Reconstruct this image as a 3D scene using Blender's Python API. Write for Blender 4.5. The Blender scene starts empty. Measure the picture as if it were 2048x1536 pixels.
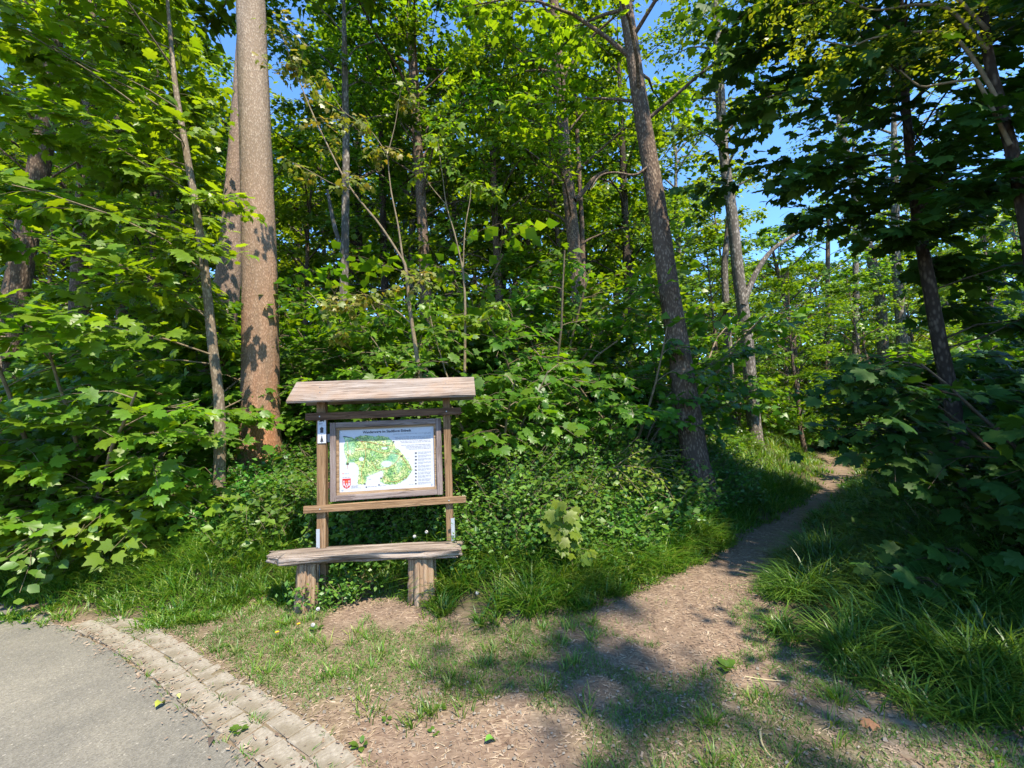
import bpy, math, random
import numpy as np
from mathutils import Matrix, Vector

# ------------------------------------------------------------------ camera, sky, sun, exposure
scene = bpy.context.scene
COL = scene.collection
R = math.radians
CAM_H = 1.55
PITCH, ROLL, FPX = R(5.1), R(2.5), 831.0
cam_d = bpy.data.cameras.new('camera')
cam_d.sensor_fit = 'HORIZONTAL'; cam_d.sensor_width = 36.0
cam_d.lens = FPX / 2048 * 36.0
cam_d.clip_start = 0.05; cam_d.clip_end = 3000
cam = bpy.data.objects.new('camera', cam_d); COL.objects.link(cam)
CM = Matrix.Rotation(math.pi / 2 + PITCH, 4, 'X') @ Matrix.Rotation(-ROLL, 4, 'Z')
CM.translation = (0, 0, CAM_H)
cam.matrix_world = CM
scene.camera = cam

SUN_EL, SUN_AZ = R(57), R(150)          # azimuth clockwise from +Y
world = bpy.data.worlds.new('World'); scene.world = world; world.use_nodes = True
wn = world.node_tree; bg = wn.nodes['Background']
sky = wn.nodes.new('ShaderNodeTexSky'); sky.sky_type = 'NISHITA'; sky.sun_disc = False
sky.sun_elevation = SUN_EL; sky.sun_rotation = SUN_AZ
sky.air_density = 1.0; sky.dust_density = 0.0; sky.ozone_density = 5.0; sky.altitude = 1200
hsv = wn.nodes.new('ShaderNodeHueSaturation'); hsv.inputs['Saturation'].default_value = 1.12
wn.links.new(sky.outputs[0], hsv.inputs['Color']); wn.links.new(hsv.outputs[0], bg.inputs[0]); bg.inputs[1].default_value = 0.15
sd = bpy.data.lights.new('sun', 'SUN'); sd.energy = 3.4; sd.angle = R(0.53); sd.color = (1.0, 0.90, 0.74)
sun = bpy.data.objects.new('sun', sd); COL.objects.link(sun)
SUNV = Vector((math.sin(SUN_AZ) * math.cos(SUN_EL), math.cos(SUN_AZ) * math.cos(SUN_EL), math.sin(SUN_EL)))
sun.rotation_euler = SUNV.to_track_quat('Z', 'Y').to_euler()
sun.location = SUNV * 60

scene.view_settings.view_transform = 'Standard'; scene.view_settings.look = 'None'
scene.view_settings.exposure = 1.72; scene.view_settings.gamma = 1.0
scene.view_settings.use_curve_mapping = False
cy = scene.cycles
cy.max_bounces = 6; cy.diffuse_bounces = 4; cy.glossy_bounces = 2; cy.transmission_bounces = 3
cy.transparent_max_bounces = 4; cy.caustics_reflective = False; cy.caustics_refractive = False
cy.use_denoising = True; cy.sample_clamp_indirect = 6.0
try:
    cy.denoiser = 'OPENIMAGEDENOISE'; cy.denoising_prefilter = 'NONE'
except Exception: pass

rng = np.random.default_rng(11)
PI = math.pi

# ------------------------------------------------------------------ placing
CMN = np.array(CM.to_3x3())
def at(px, py, D):
    """point seen at photo pixel (2048 wide) standing D metres ahead"""
    d = CMN @ np.array(((px - 1024) / FPX, (768 - py) / FPX, -1.0))
    return np.array((0, 0, CAM_H)) + d * (D / d[1])
def gp(px, py):
    """point of the level ground at a photo pixel"""
    d = CMN @ np.array(((px - 1024) / FPX, (768 - py) / FPX, -1.0))
    t = -CAM_H / d[2]
    return (d[0] * t, d[1] * t)

# ------------------------------------------------------------------ mesh helpers
def mesh_np(name, V, faces, smooth=True):
    """faces: list of (n,k) int arrays"""
    me = bpy.data.meshes.new(name)
    V = np.ascontiguousarray(V, dtype=np.float32)
    me.vertices.add(len(V)); me.vertices.foreach_set('co', V.ravel())
    faces = [np.asarray(f, dtype=np.int32) for f in faces if len(f)]
    nl = sum(f.size for f in faces); npoly = sum(len(f) for f in faces)
    me.loops.add(nl); me.polygons.add(npoly)
    me.loops.foreach_set('vertex_index', np.concatenate([f.ravel() for f in faces]).astype(np.int32))
    tot = np.concatenate([np.full(len(f), f.shape[1], np.int32) for f in faces])
    st = np.concatenate([[0], np.cumsum(tot)[:-1]]).astype(np.int32)
    me.polygons.foreach_set('loop_start', st)
    try: me.polygons.foreach_set('loop_total', tot)
    except Exception: pass
    me.polygons.foreach_set('use_smooth', np.full(npoly, smooth, dtype=bool))
    me.update(calc_edges=True); me.validate()
    return me

class MB:
    def __init__(s): s.V = []; s.F = {}; s.n = 0
    def add(s, V, F):
        V = np.asarray(V, dtype=float)
        for f in (F if isinstance(F, list) else [F]):
            f = np.asarray(f)
            if f.size == 0: continue
            s.F.setdefault(f.shape[1], []).append(f + s.n)
        s.V.append(V); s.n += len(V); return s
    def box(s, c, size, rot=None, taper=1.0):
        x, y, z = [q / 2 for q in size]
        v = np.array([[sx * x, sy * y, sz * z] for sz in (-1, 1) for sy in (-1, 1) for sx in (-1, 1)], dtype=float)
        v[4:, :2] *= taper
        if rot is not None: v = v @ np.array(rot).T
        v += np.array(c)
        return s.add(v, np.array([[0, 2, 3, 1], [4, 5, 7, 6], [0, 1, 5, 4], [2, 6, 7, 3], [0, 4, 6, 2], [1, 3, 7, 5]]))
    def mesh(s, name, smooth=False):
        return mesh_np(name, np.concatenate(s.V), [np.concatenate(f) for f in s.F.values()], smooth)
    def build(s, name, mat, parent=None, smooth=False):
        return link(name, s.mesh(name, smooth), mat, parent)

def link(name, me, mat=None, parent=None):
    if mat is not None and not me.materials: me.materials.append(mat)
    o = bpy.data.objects.new(name, me); COL.objects.link(o)
    if parent is not None: o.parent = parent
    return o
def tag(o, label=None, cat=None, group=None, kind=None):
    if label: o['label'] = label
    if cat: o['category'] = cat
    if group: o['group'] = group
    elif cat and 'group' in o: del o['group']
    if kind: o['kind'] = kind
    return o
def empty(name, loc=(0, 0, 0), rz=0.0):
    o = bpy.data.objects.new(name, None); COL.objects.link(o)
    o.empty_display_size = 0.1; o.location = loc; o.rotation_euler = (0, 0, rz); return o
def copy_tree(o, parent=None):
    c = o.copy(); COL.objects.link(c); c.parent = parent
    for ch in list(o.children): copy_tree(ch, c)
    return c
def unit(v): return v / np.maximum(np.linalg.norm(v, axis=-1, keepdims=True), 1e-9)

def tubes(P, Rd, sides=5, wob=0.0, r=None):
    """P (N,K,3) centre lines, Rd (N,K) radii -> V, [quads]"""
    P = np.asarray(P, float); Rd = np.asarray(Rd, float)
    N, K, _ = P.shape
    T = unit(np.gradient(P, axis=1))
    ref = np.tile(np.array([0.31, 0.92, 0.12]), (N, K, 1))
    U = unit(np.cross(T, ref)); W = np.cross(T, U)
    a = np.arange(sides) / sides * 2 * PI
    rr = Rd[:, :, None] * np.ones(sides)
    if wob: rr = rr * (1 + wob * r.normal(size=(N, K, sides)))
    V = P[:, :, None, :] + rr[..., None] * (np.cos(a)[None, None, :, None] * U[:, :, None, :] + np.sin(a)[None, None, :, None] * W[:, :, None, :])
    V = V.reshape(-1, 3)
    n, k, s = np.meshgrid(np.arange(N), np.arange(K - 1), np.arange(sides), indexing='ij')
    b = n * K * sides + k * sides
    s2 = (s + 1) % sides
    Q = np.stack([b + s, b + s2, b + sides + s2, b + sides + s], -1).reshape(-1, 4)
    return V, Q
def spline(pts, n):
    """smooth resample (Catmull-Rom) of a polyline of any dimension"""
    p = np.asarray(pts, float); p = np.concatenate([[2 * p[0] - p[1]], p, [2 * p[-1] - p[-2]]])
    m = len(p) - 3; t = np.linspace(0, m - 1e-6, n); i = t.astype(int); u = (t - i)[:, None]
    a, b, c, d = p[i], p[i + 1], p[i + 2], p[i + 3]
    return 0.5 * (2 * b + (c - a) * u + (2 * a - 5 * b + 4 * c - d) * u ** 2 + (3 * b - a - 3 * c + d) * u ** 3)

# ------------------------------------------------------------------ value noise for numpy
_perm = np.random.default_rng(5).random((256, 256))
def vnoise(x, y, s=1.0):
    x = np.asarray(x, float) * s + 1000.3; y = np.asarray(y, float) * s + 1000.7
    xi = np.floor(x).astype(int); yi = np.floor(y).astype(int); fx = x - xi; fy = y - yi
    fx = fx * fx * (3 - 2 * fx); fy = fy * fy * (3 - 2 * fy)
    g = lambda a, b: _perm[a % 256, b % 256]
    return (g(xi, yi) * (1 - fx) + g(xi + 1, yi) * fx) * (1 - fy) + (g(xi, yi + 1) * (1 - fx) + g(xi + 1, yi + 1) * fx) * fy
def fbm(x, y, s=1.0, o=3):
    v = 0; a = 0.5; t = 0
    for k in range(o): v = v + a * vnoise(x, y, s * 2 ** k); t += a; a *= 0.55
    return v / t

# ------------------------------------------------------------------ materials
def mat_new(name):
    m = bpy.data.materials.new(name); m.use_nodes = True
    nt = m.node_tree; nt.nodes.clear()
    return m, nt, nt.nodes, nt.links
def N(nodes, t, **kw):
    n = nodes.new(t)
    for k, v in kw.items():
        if k.startswith('i_'): n.inputs[int(k[2:])].default_value = v
        else: setattr(n, k, v)
    return n
def ramp(nodes, stops, interp='LINEAR'):
    r = nodes.new('ShaderNodeValToRGB'); r.color_ramp.interpolation = interp
    e = r.color_ramp.elements
    while len(e) > 1: e.remove(e[-1])
    e[0].position = stops[0][0]; e[0].color = (*stops[0][1], 1)
    for p, c in stops[1:]:
        q = e.new(p); q.color = (*c, 1)
    return r
def leaf_mat(name, c1, c2, c3, tr=0.42, rough=0.40, tcol=None, spec=0.5):
    m, nt, nd, lk = mat_new(name)
    geo = nd.new('ShaderNodeNewGeometry')
    rp = ramp(nd, [(0.0, c1), (0.55, c2), (1.0, c3)])
    lk.new(geo.outputs['Random Per Island'], rp.inputs[0])
    oi = nd.new('ShaderNodeObjectInfo')
    tc = nd.new('ShaderNodeTexCoord')
    nz = N(nd, 'ShaderNodeTexNoise'); nz.inputs['Scale'].default_value = 0.9; nz.inputs['Detail'].default_value = 2
    lk.new(tc.outputs['Object'], nz.inputs['Vector'])
    hs = nd.new('ShaderNodeHueSaturation')
    mr = N(nd, 'ShaderNodeMapRange'); mr.inputs[1].default_value = 0.3; mr.inputs[2].default_value = 0.7
    mr.inputs[3].default_value = 0.72; mr.inputs[4].default_value = 1.28
    lk.new(nz.outputs[0], mr.inputs[0]); lk.new(mr.outputs[0], hs.inputs['Value'])
    mh = N(nd, 'ShaderNodeMapRange'); mh.inputs[3].default_value = 0.482; mh.inputs[4].default_value = 0.512
    lk.new(oi.outputs['Random'], mh.inputs[0]); lk.new(mh.outputs[0], hs.inputs['Hue'])
    lk.new(rp.outputs[0], hs.inputs['Color'])
    p = nd.new('ShaderNodeBsdfPrincipled'); p.inputs['Roughness'].default_value = rough
    p.inputs['Specular IOR Level'].default_value = spec
    lk.new(hs.outputs[0], p.inputs['Base Color'])
    t = nd.new('ShaderNodeBsdfTranslucent')
    mx = N(nd, 'ShaderNodeMix', data_type='RGBA', blend_type='MULTIPLY'); mx.inputs[0].default_value = 1
    lk.new(hs.outputs[0], mx.inputs[6]); mx.inputs[7].default_value = (*(tcol or (1.7, 1.6, 0.5)), 1)
    lk.new(mx.outputs[2], t.inputs[0])
    s = nd.new('ShaderNodeMixShader'); s.inputs[0].default_value = tr
    o = nd.new('ShaderNodeOutputMaterial')
    lk.new(p.outputs[0], s.inputs[1]); lk.new(t.outputs[0], s.inputs[2]); lk.new(s.outputs[0], o.inputs[0])
    return m
def noise_mat(name, stops, scale, detail=6, rough=0.85, bump=0.4, bdist=0.01, stretch=(1, 1, 1), spec=0.25, checks=None, second=None):
    m, nt, nd, lk = mat_new(name)
    tc = nd.new('ShaderNodeTexCoord'); mp = nd.new('ShaderNodeMapping'); mp.inputs['Scale'].default_value = stretch
    lk.new(tc.outputs['Object'], mp.inputs[0])
    nz = nd.new('ShaderNodeTexNoise'); nz.inputs['Scale'].default_value = scale; nz.inputs['Detail'].default_value = detail
    nz.inputs['Roughness'].default_value = 0.62
    lk.new(mp.outputs[0], nz.inputs['Vector'])
    rp = ramp(nd, stops); lk.new(nz.outputs[0], rp.inputs[0])
    col = rp.outputs[0]; hgt = nz.outputs[0]
    if second:                       # a large soft patch colour
        n2 = nd.new('ShaderNodeTexNoise'); n2.inputs['Scale'].default_value = second[0]; n2.inputs['Detail'].default_value = 3
        lk.new(tc.outputs['Object'], n2.inputs['Vector'])
        r2 = ramp(nd, [(0.42, (0, 0, 0)), (0.62, (1, 1, 1))]); lk.new(n2.outputs[0], r2.inputs[0])
        ml = N(nd, 'ShaderNodeMath', operation='MULTIPLY'); ml.inputs[1].default_value = second[2]; lk.new(r2.outputs[0], ml.inputs[0])
        mx = N(nd, 'ShaderNodeMix', data_type='RGBA'); mx.inputs[7].default_value = (*second[1], 1)
        lk.new(ml.outputs[0], mx.inputs[0]); lk.new(col, mx.inputs[6]); col = mx.outputs[2]
    if checks:                       # thin dark drying cracks along the grain
        m5 = nd.new('ShaderNodeMapping'); m5.inputs['Scale'].default_value = checks; lk.new(tc.outputs['Object'], m5.inputs[0])
        n5 = nd.new('ShaderNodeTexNoise'); n5.inputs['Scale'].default_value = 1.0; n5.inputs['Detail'].default_value = 4; n5.inputs['Distortion'].default_value = 0.3
        lk.new(m5.outputs[0], n5.inputs['Vector'])
        r5 = ramp(nd, [(0.475, (1, 1, 1)), (0.495, (0.30, 0.26, 0.23)), (0.505, (0.30, 0.26, 0.23)), (0.525, (1, 1, 1))]); lk.new(n5.outputs[0], r5.inputs[0])
        x5 = N(nd, 'ShaderNodeMix', data_type='RGBA', blend_type='MULTIPLY'); x5.inputs[0].default_value = 0.5
        lk.new(col, x5.inputs[6]); lk.new(r5.outputs[0], x5.inputs[7]); col = x5.outputs[2]
        a5 = N(nd, 'ShaderNodeMath', operation='MULTIPLY'); lk.new(hgt, a5.inputs[0]); lk.new(r5.outputs[0], a5.inputs[1]); hgt = a5.outputs[0]
    p = nd.new('ShaderNodeBsdfPrincipled'); p.inputs['Roughness'].default_value = rough; p.inputs['Specular IOR Level'].default_value = spec
    lk.new(col, p.inputs['Base Color'])
    if bump:
        b = nd.new('ShaderNodeBump'); b.inputs['Strength'].default_value = bump; b.inputs['Distance'].default_value = bdist
        lk.new(hgt, b.inputs['Height']); lk.new(b.outputs[0], p.inputs['Normal'])
    o = nd.new('ShaderNodeOutputMaterial'); lk.new(p.outputs[0], o.inputs[0])
    return m
def flat_mat(name, c, rough=0.6, metal=0.0, spec=0.3):
    m, nt, nd, lk = mat_new(name)
    p = nd.new('ShaderNodeBsdfPrincipled'); p.inputs['Base Color'].default_value = (*c, 1)
    p.inputs['Roughness'].default_value = rough; p.inputs['Metallic'].default_value = metal; p.inputs['Specular IOR Level'].default_value = spec
    nz = nd.new('ShaderNodeTexNoise'); nz.inputs['Scale'].default_value = 25
    hs = nd.new('ShaderNodeHueSaturation'); hs.inputs['Color'].default_value = (*c, 1)
    mr = N(nd, 'ShaderNodeMapRange'); mr.inputs[3].default_value = 0.86; mr.inputs[4].default_value = 1.1
    lk.new(nz.outputs[0], mr.inputs[0]); lk.new(mr.outputs[0], hs.inputs['Value']); lk.new(hs.outputs[0], p.inputs['Base Color'])
    o = nd.new('ShaderNodeOutputMaterial'); lk.new(p.outputs[0], o.inputs[0])
    return m
def bark_mat(name, dark, mid, light, vscale=1.0, fine=60, low=None, low_h=4.0, bump=0.9):
    """furrowed bark: small plates, drawn out up the stem; 'low' tints the stem's foot (algae / red bark)"""
    m, nt, nd, lk = mat_new(name)
    tc = nd.new('ShaderNodeTexCoord'); mp = nd.new('ShaderNodeMapping'); mp.inputs['Scale'].default_value = (1, 1, 0.42)
    lk.new(tc.outputs['Object'], mp.inputs[0])
    vo = nd.new('ShaderNodeTexVoronoi'); vo.feature = 'F1'; vo.inputs['Scale'].default_value = fine
    lk.new(mp.outputs[0], vo.inputs['Vector'])
    nz = nd.new('ShaderNodeTexNoise'); nz.inputs['Scale'].default_value = fine * 0.45; nz.inputs['Detail'].default_value = 5
    lk.new(mp.outputs[0], nz.inputs['Vector'])
    ad = N(nd, 'ShaderNodeMath', operation='ADD'); lk.new(vo.outputs['Distance'], ad.inputs[0]); lk.new(nz.outputs[0], ad.inputs[1])
    rp = ramp(nd, [(0.35, light), (0.75, mid), (1.05, dark)])
    lk.new(ad.outputs[0], rp.inputs[0]); col = rp.outputs[0]
    big = nd.new('ShaderNodeTexNoise'); big.inputs['Scale'].default_value = 1.7; big.inputs['Detail'].default_value = 4
    mpb = nd.new('ShaderNodeMapping'); mpb.inputs['Scale'].default_value = (2.2, 2.2, 0.5)
    lk.new(tc.outputs['Object'], mpb.inputs[0]); lk.new(mpb.outputs[0], big.inputs['Vector'])
    if low:
        sx = nd.new('ShaderNodeSeparateXYZ'); lk.new(tc.outputs['Object'], sx.inputs[0])
        mr = N(nd, 'ShaderNodeMapRange'); mr.inputs[1].default_value = 0.2; mr.inputs[2].default_value = low_h
        mr.inputs[3].default_value = 1.15; mr.inputs[4].default_value = 0.0; lk.new(sx.outputs[2], mr.inputs[0])
        m2 = N(nd, 'ShaderNodeMath', operation='MULTIPLY_ADD'); m2.inputs[1].default_value = 1.6; m2.inputs[2].default_value = -0.3
        lk.new(big.outputs[0], m2.inputs[0])
        m3 = N(nd, 'ShaderNodeMath', operation='MULTIPLY', use_clamp=True); lk.new(mr.outputs[0], m3.inputs[0]); lk.new(m2.outputs[0], m3.inputs[1])
        mx = N(nd, 'ShaderNodeMix', data_type='RGBA', blend_type='MULTIPLY'); lk.new(m3.outputs[0], mx.inputs[0])
        lk.new(col, mx.inputs[6]); mx.inputs[7].default_value = (*low, 1); col = mx.outputs[2]
    hs = nd.new('ShaderNodeHueSaturation'); m4 = N(nd, 'ShaderNodeMapRange'); m4.inputs[1].default_value = 0.3; m4.inputs[2].default_value = 0.7
    m4.inputs[3].default_value = 0.82; m4.inputs[4].default_value = 1.15
    lk.new(big.outputs[0], m4.inputs[0]); lk.new(m4.outputs[0], hs.inputs['Value']); lk.new(col, hs.inputs['Color'])
    p = nd.new('ShaderNodeBsdfPrincipled'); p.inputs['Roughness'].default_value = 0.9; p.inputs['Specular IOR Level'].default_value = 0.15
    lk.new(hs.outputs[0], p.inputs['Base Color'])
    b = nd.new('ShaderNodeBump'); b.inputs['Strength'].default_value = bump; b.inputs['Distance'].default_value = 0.012; b.invert = True
    lk.new(ad.outputs[0], b.inputs['Height']); lk.new(b.outputs[0], p.inputs['Normal'])
    o = nd.new('ShaderNodeOutputMaterial'); lk.new(p.outputs[0], o.inputs[0])
    return m

M = {}
TY = (1.9, 1.58, 0.30)
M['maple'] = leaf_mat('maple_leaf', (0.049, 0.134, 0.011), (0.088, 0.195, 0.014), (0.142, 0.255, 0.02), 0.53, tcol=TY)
M['maple_lit'] = leaf_mat('maple_sunlit_leaf', (0.078, 0.176, 0.012), (0.122, 0.236, 0.015), (0.174, 0.295, 0.022), 0.53, tcol=TY)  # lighter copy of the maple leaf, sunlight put into the colour
M['maple_dark'] = leaf_mat('maple_shaded_leaf', (0.020, 0.070, 0.012), (0.034, 0.095, 0.013), (0.055, 0.12, 0.015), 0.34, rough=0.55, tcol=TY, spec=0.28)  # darker copy of the maple leaf for plants in shade, shade painted in
M['far'] = leaf_mat('wood_leaf', (0.055, 0.130, 0.010), (0.100, 0.190, 0.014), (0.16, 0.25, 0.02), 0.53, tcol=TY)
M['young'] = leaf_mat('young_bronze_leaf', (0.11, 0.16, 0.02), (0.17, 0.20, 0.03), (0.25, 0.19, 0.035), 0.4)
M['yellow'] = leaf_mat('yellow_green_leaf', (0.10, 0.17, 0.014), (0.135, 0.20, 0.017), (0.17, 0.22, 0.02), 0.42, spec=0.25)
M['robinia'] = leaf_mat('robinia_leaf', (0.11, 0.17, 0.012), (0.16, 0.21, 0.014), (0.21, 0.24, 0.018), 0.42)
M['snow'] = leaf_mat('small_shrub_leaf', (0.044, 0.145, 0.028), (0.080, 0.21, 0.032), (0.135, 0.28, 0.036), 0.45)
M['hazel'] = leaf_mat('oval_leaf', (0.070, 0.155, 0.022), (0.105, 0.20, 0.026), (0.14, 0.24, 0.032), 0.4)
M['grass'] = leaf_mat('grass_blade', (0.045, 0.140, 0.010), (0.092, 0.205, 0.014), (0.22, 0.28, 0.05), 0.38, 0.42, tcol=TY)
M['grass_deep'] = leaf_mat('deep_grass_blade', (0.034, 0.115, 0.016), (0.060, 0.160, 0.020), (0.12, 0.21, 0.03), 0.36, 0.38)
M['grass_dry'] = leaf_mat('short_grass_blade', (0.055, 0.140, 0.014), (0.090, 0.185, 0.02), (0.17, 0.21, 0.045), 0.34, 0.5)
M['bark_big'] = bark_mat('bark_reddish', (0.21, 0.155, 0.11), (0.30, 0.235, 0.175), (0.36, 0.29, 0.22), fine=60, low=(1.12, 0.62, 0.41), low_h=5.2, bump=0.45)
M['bark_brown'] = bark_mat('bark_brown', (0.095, 0.066, 0.048), (0.205, 0.15, 0.108), (0.275, 0.21, 0.155), fine=40, bump=0.8)
M['bark_grey'] = bark_mat('bark_grey', (0.10, 0.085, 0.07), (0.24, 0.21, 0.175), (0.34, 0.30, 0.26), fine=22, bump=0.5)
M['bark_pink'] = bark_mat('bark_pink', (0.19, 0.135, 0.105), (0.30, 0.22, 0.17), (0.38, 0.29, 0.23), fine=55, bump=0.45)
M['bark_dark'] = bark_mat('bark_dark', (0.035, 0.026, 0.02), (0.085, 0.066, 0.05), (0.14, 0.11, 0.085), fine=30)
M['bark_pale'] = bark_mat('bark_pale_tan', (0.15, 0.115, 0.08), (0.26, 0.21, 0.15), (0.33, 0.27, 0.20), fine=45, bump=0.3)
M['twig'] = noise_mat('twig_bark', [(0.3, (0.10, 0.075, 0.045)), (0.7, (0.24, 0.19, 0.12))], 18, bump=0.2)
M['twig_dark'] = noise_mat('dark_twig_bark', [(0.3, (0.035, 0.026, 0.016)), (0.7, (0.09, 0.07, 0.045))], 18, bump=0.2)

# ------------------------------------------------------------------ leaf shapes: (verts, tri list)
def fan(outline, centre, curl=0.25, fold=0.12):
    o = np.array(outline, float)
    v = np.zeros((len(o) + 1, 3)); v[0, :2] = centre; v[1:, :2] = o
    r2 = ((v[:, :2] - np.array(centre)) ** 2).sum(1)
    v[:, 2] = -curl * r2 + fold * np.abs(v[:, 0])
    n = len(o)
    return v, np.array([[0, 1 + i, 1 + (i + 1) % n] for i in range(n)])
_half = [(0.03, 0.02), (0.22, -0.08), (0.30, 0.08), (0.56, 0.17), (0.43, 0.33), (0.56, 0.49), (0.50, 0.70), (0.30, 0.61), (0.25, 0.78), (0.12, 0.80), (0.0, 1.0)]
MAPLE_HI = fan([(x, y) for x, y in _half] + [(-x, y) for x, y in _half[-2::-1]], (0, 0.32), 0.35, 0.14)
_h2 = [(0.0, 0.05), (0.30, -0.04), (0.54, 0.18), (0.40, 0.34), (0.54, 0.62), (0.24, 0.62), (0.0, 1.0)]
MAPLE_MID = fan([(x, y) for x, y in _h2] + [(-x, y) for x, y in _h2[-2:0:-1]], (0, 0.35), 0.35, 0.12)
_h3 = [(0.0, 0.0), (0.44, 0.34), (0.0, 1.0)]
LEAF_FAR = fan([(x, y) for x, y in _h3] + [(-x, y) for x, y in _h3[-2:0:-1]], (0, 0.4), 0.3, 0.1)
OVAL = (np.array([[0, 0, 0], [0.30, 0.30, 0.05], [0.33, 0.62, 0.04], [0, 1, -0.12], [-0.33, 0.62, 0.04], [-0.30, 0.30, 0.05], [0, 0.5, 0.0]]),
        np.array([[6, 0, 1], [6, 1, 2], [6, 2, 3], [6, 3, 4], [6, 4, 5], [6, 5, 0]]))
ROUND = (np.array([[0, 0, 0], [0.36, 0.5, 0.06], [0, 1, -0.05], [-0.36, 0.5, 0.06]]), np.array([[0, 1, 2], [0, 2, 3]]))
def leaves_mesh(name, tmpl, pos, axis, nrm, size):
    tv, tf = tmpl
    a = unit(axis); n = unit(nrm - (nrm * a).sum(1, keepdims=True) * a); x = np.cross(a, n)
    q = np.random.default_rng(len(pos)); wx = q.uniform(0.72, 1.12, (len(pos), 1, 1)); cz = q.uniform(-0.4, 2.8, (len(pos), 1, 1))
    V = pos[:, None, :] + size[:, None, None] * (wx * tv[None, :, 0:1] * x[:, None, :] + tv[None, :, 1:2] * a[:, None, :] + cz * tv[None, :, 2:3] * n[:, None, :])
    F = (np.arange(len(pos))[:, None, None] * len(tv) + tf[None]).reshape(-1, tf.shape[1])
    return mesh_np(name, V.reshape(-1, 3), [F], True)

LIGHTWARD = (0.22, -0.62, 0.0)        # leaves of a wood edge turn towards the open side
def spray(r, S, D, L, m, size, droop=0.25, tilt=0.35, hang=0.25, jitter=0.0, petiole=0.7):
    """leaves set in opposite pairs along n twigs -> pos, axis, normal, size"""
    n = len(S)
    t = np.clip(np.linspace(0.12, 1.0, m)[None] + r.normal(0, 0.03, (n, m)), 0.03, 1.03)
    up = np.array([0, 0, 1.0])
    D = unit(D)
    lat = unit(np.cross(D, up) + 1e-6)
    side = np.where((np.arange(m) % 2) == 0, 1.0, -1.0)[None, :, None]
    P = S[:, None] + D[:, None] * (L[:, None] * t)[..., None] - up * (droop * L[:, None] * t ** 2)[..., None]
    sz = size * (0.55 + 0.75 * r.random((n, m)))
    last = (np.arange(m) == m - 1)[None, :, None]
    A = np.where(last, D[:, None] * np.ones((n, m, 1)), lat[:, None] * side * 0.85 + D[:, None] * 0.5)
    A = A + r.normal(0, 0.28, (n, m, 3)); A[..., 2] -= hang
    A = unit(A)
    P = P + A * (sz * petiole * (0.5 + 0.6 * r.random((n, m))))[..., None] + r.normal(0, 1, (n, m, 3)) * jitter
    Nn = np.zeros((n, m, 3)); Nn[..., 2] = 1.0
    Nn = Nn + r.normal(0, tilt, (n, m, 3)) + np.array(LIGHTWARD)
    return P.reshape(-1, 3), A.reshape(-1, 3), Nn.reshape(-1, 3), sz.ravel()

def grow(r, S, az, el0, el1, L, K=6, wob=0.10):
    """limbs curving from elevation el0 to el1 -> (n,K,3)"""
    n = len(S); P = np.zeros((n, K, 3)); P[:, 0] = S
    a = az.copy()
    for k in range(1, K):
        u = (k - 0.5) / (K - 1); el = el0 + (el1 - el0) * u + r.normal(0, wob, n); a = a + r.normal(0, wob * 1.3, n)
        st = L / (K - 1)
        P[:, k] = P[:, k - 1] + np.stack([np.cos(el) * np.cos(a), np.cos(el) * np.sin(a), np.sin(el)], -1) * st[:, None]
    return P
def along(P, t):
    """P (n,K,3), t (n,m) in 0..1 -> points and directions (n,m,3)"""
    K = P.shape[1]; u = np.clip(t, 0, 0.9999) * (K - 1); i = u.astype(int); f = (u - i)[..., None]
    r_ = np.arange(P.shape[0])[:, None]
    return P[r_, i] * (1 - f) + P[r_, i + 1] * f, unit(P[r_, i + 1] - P[r_, i])

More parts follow.
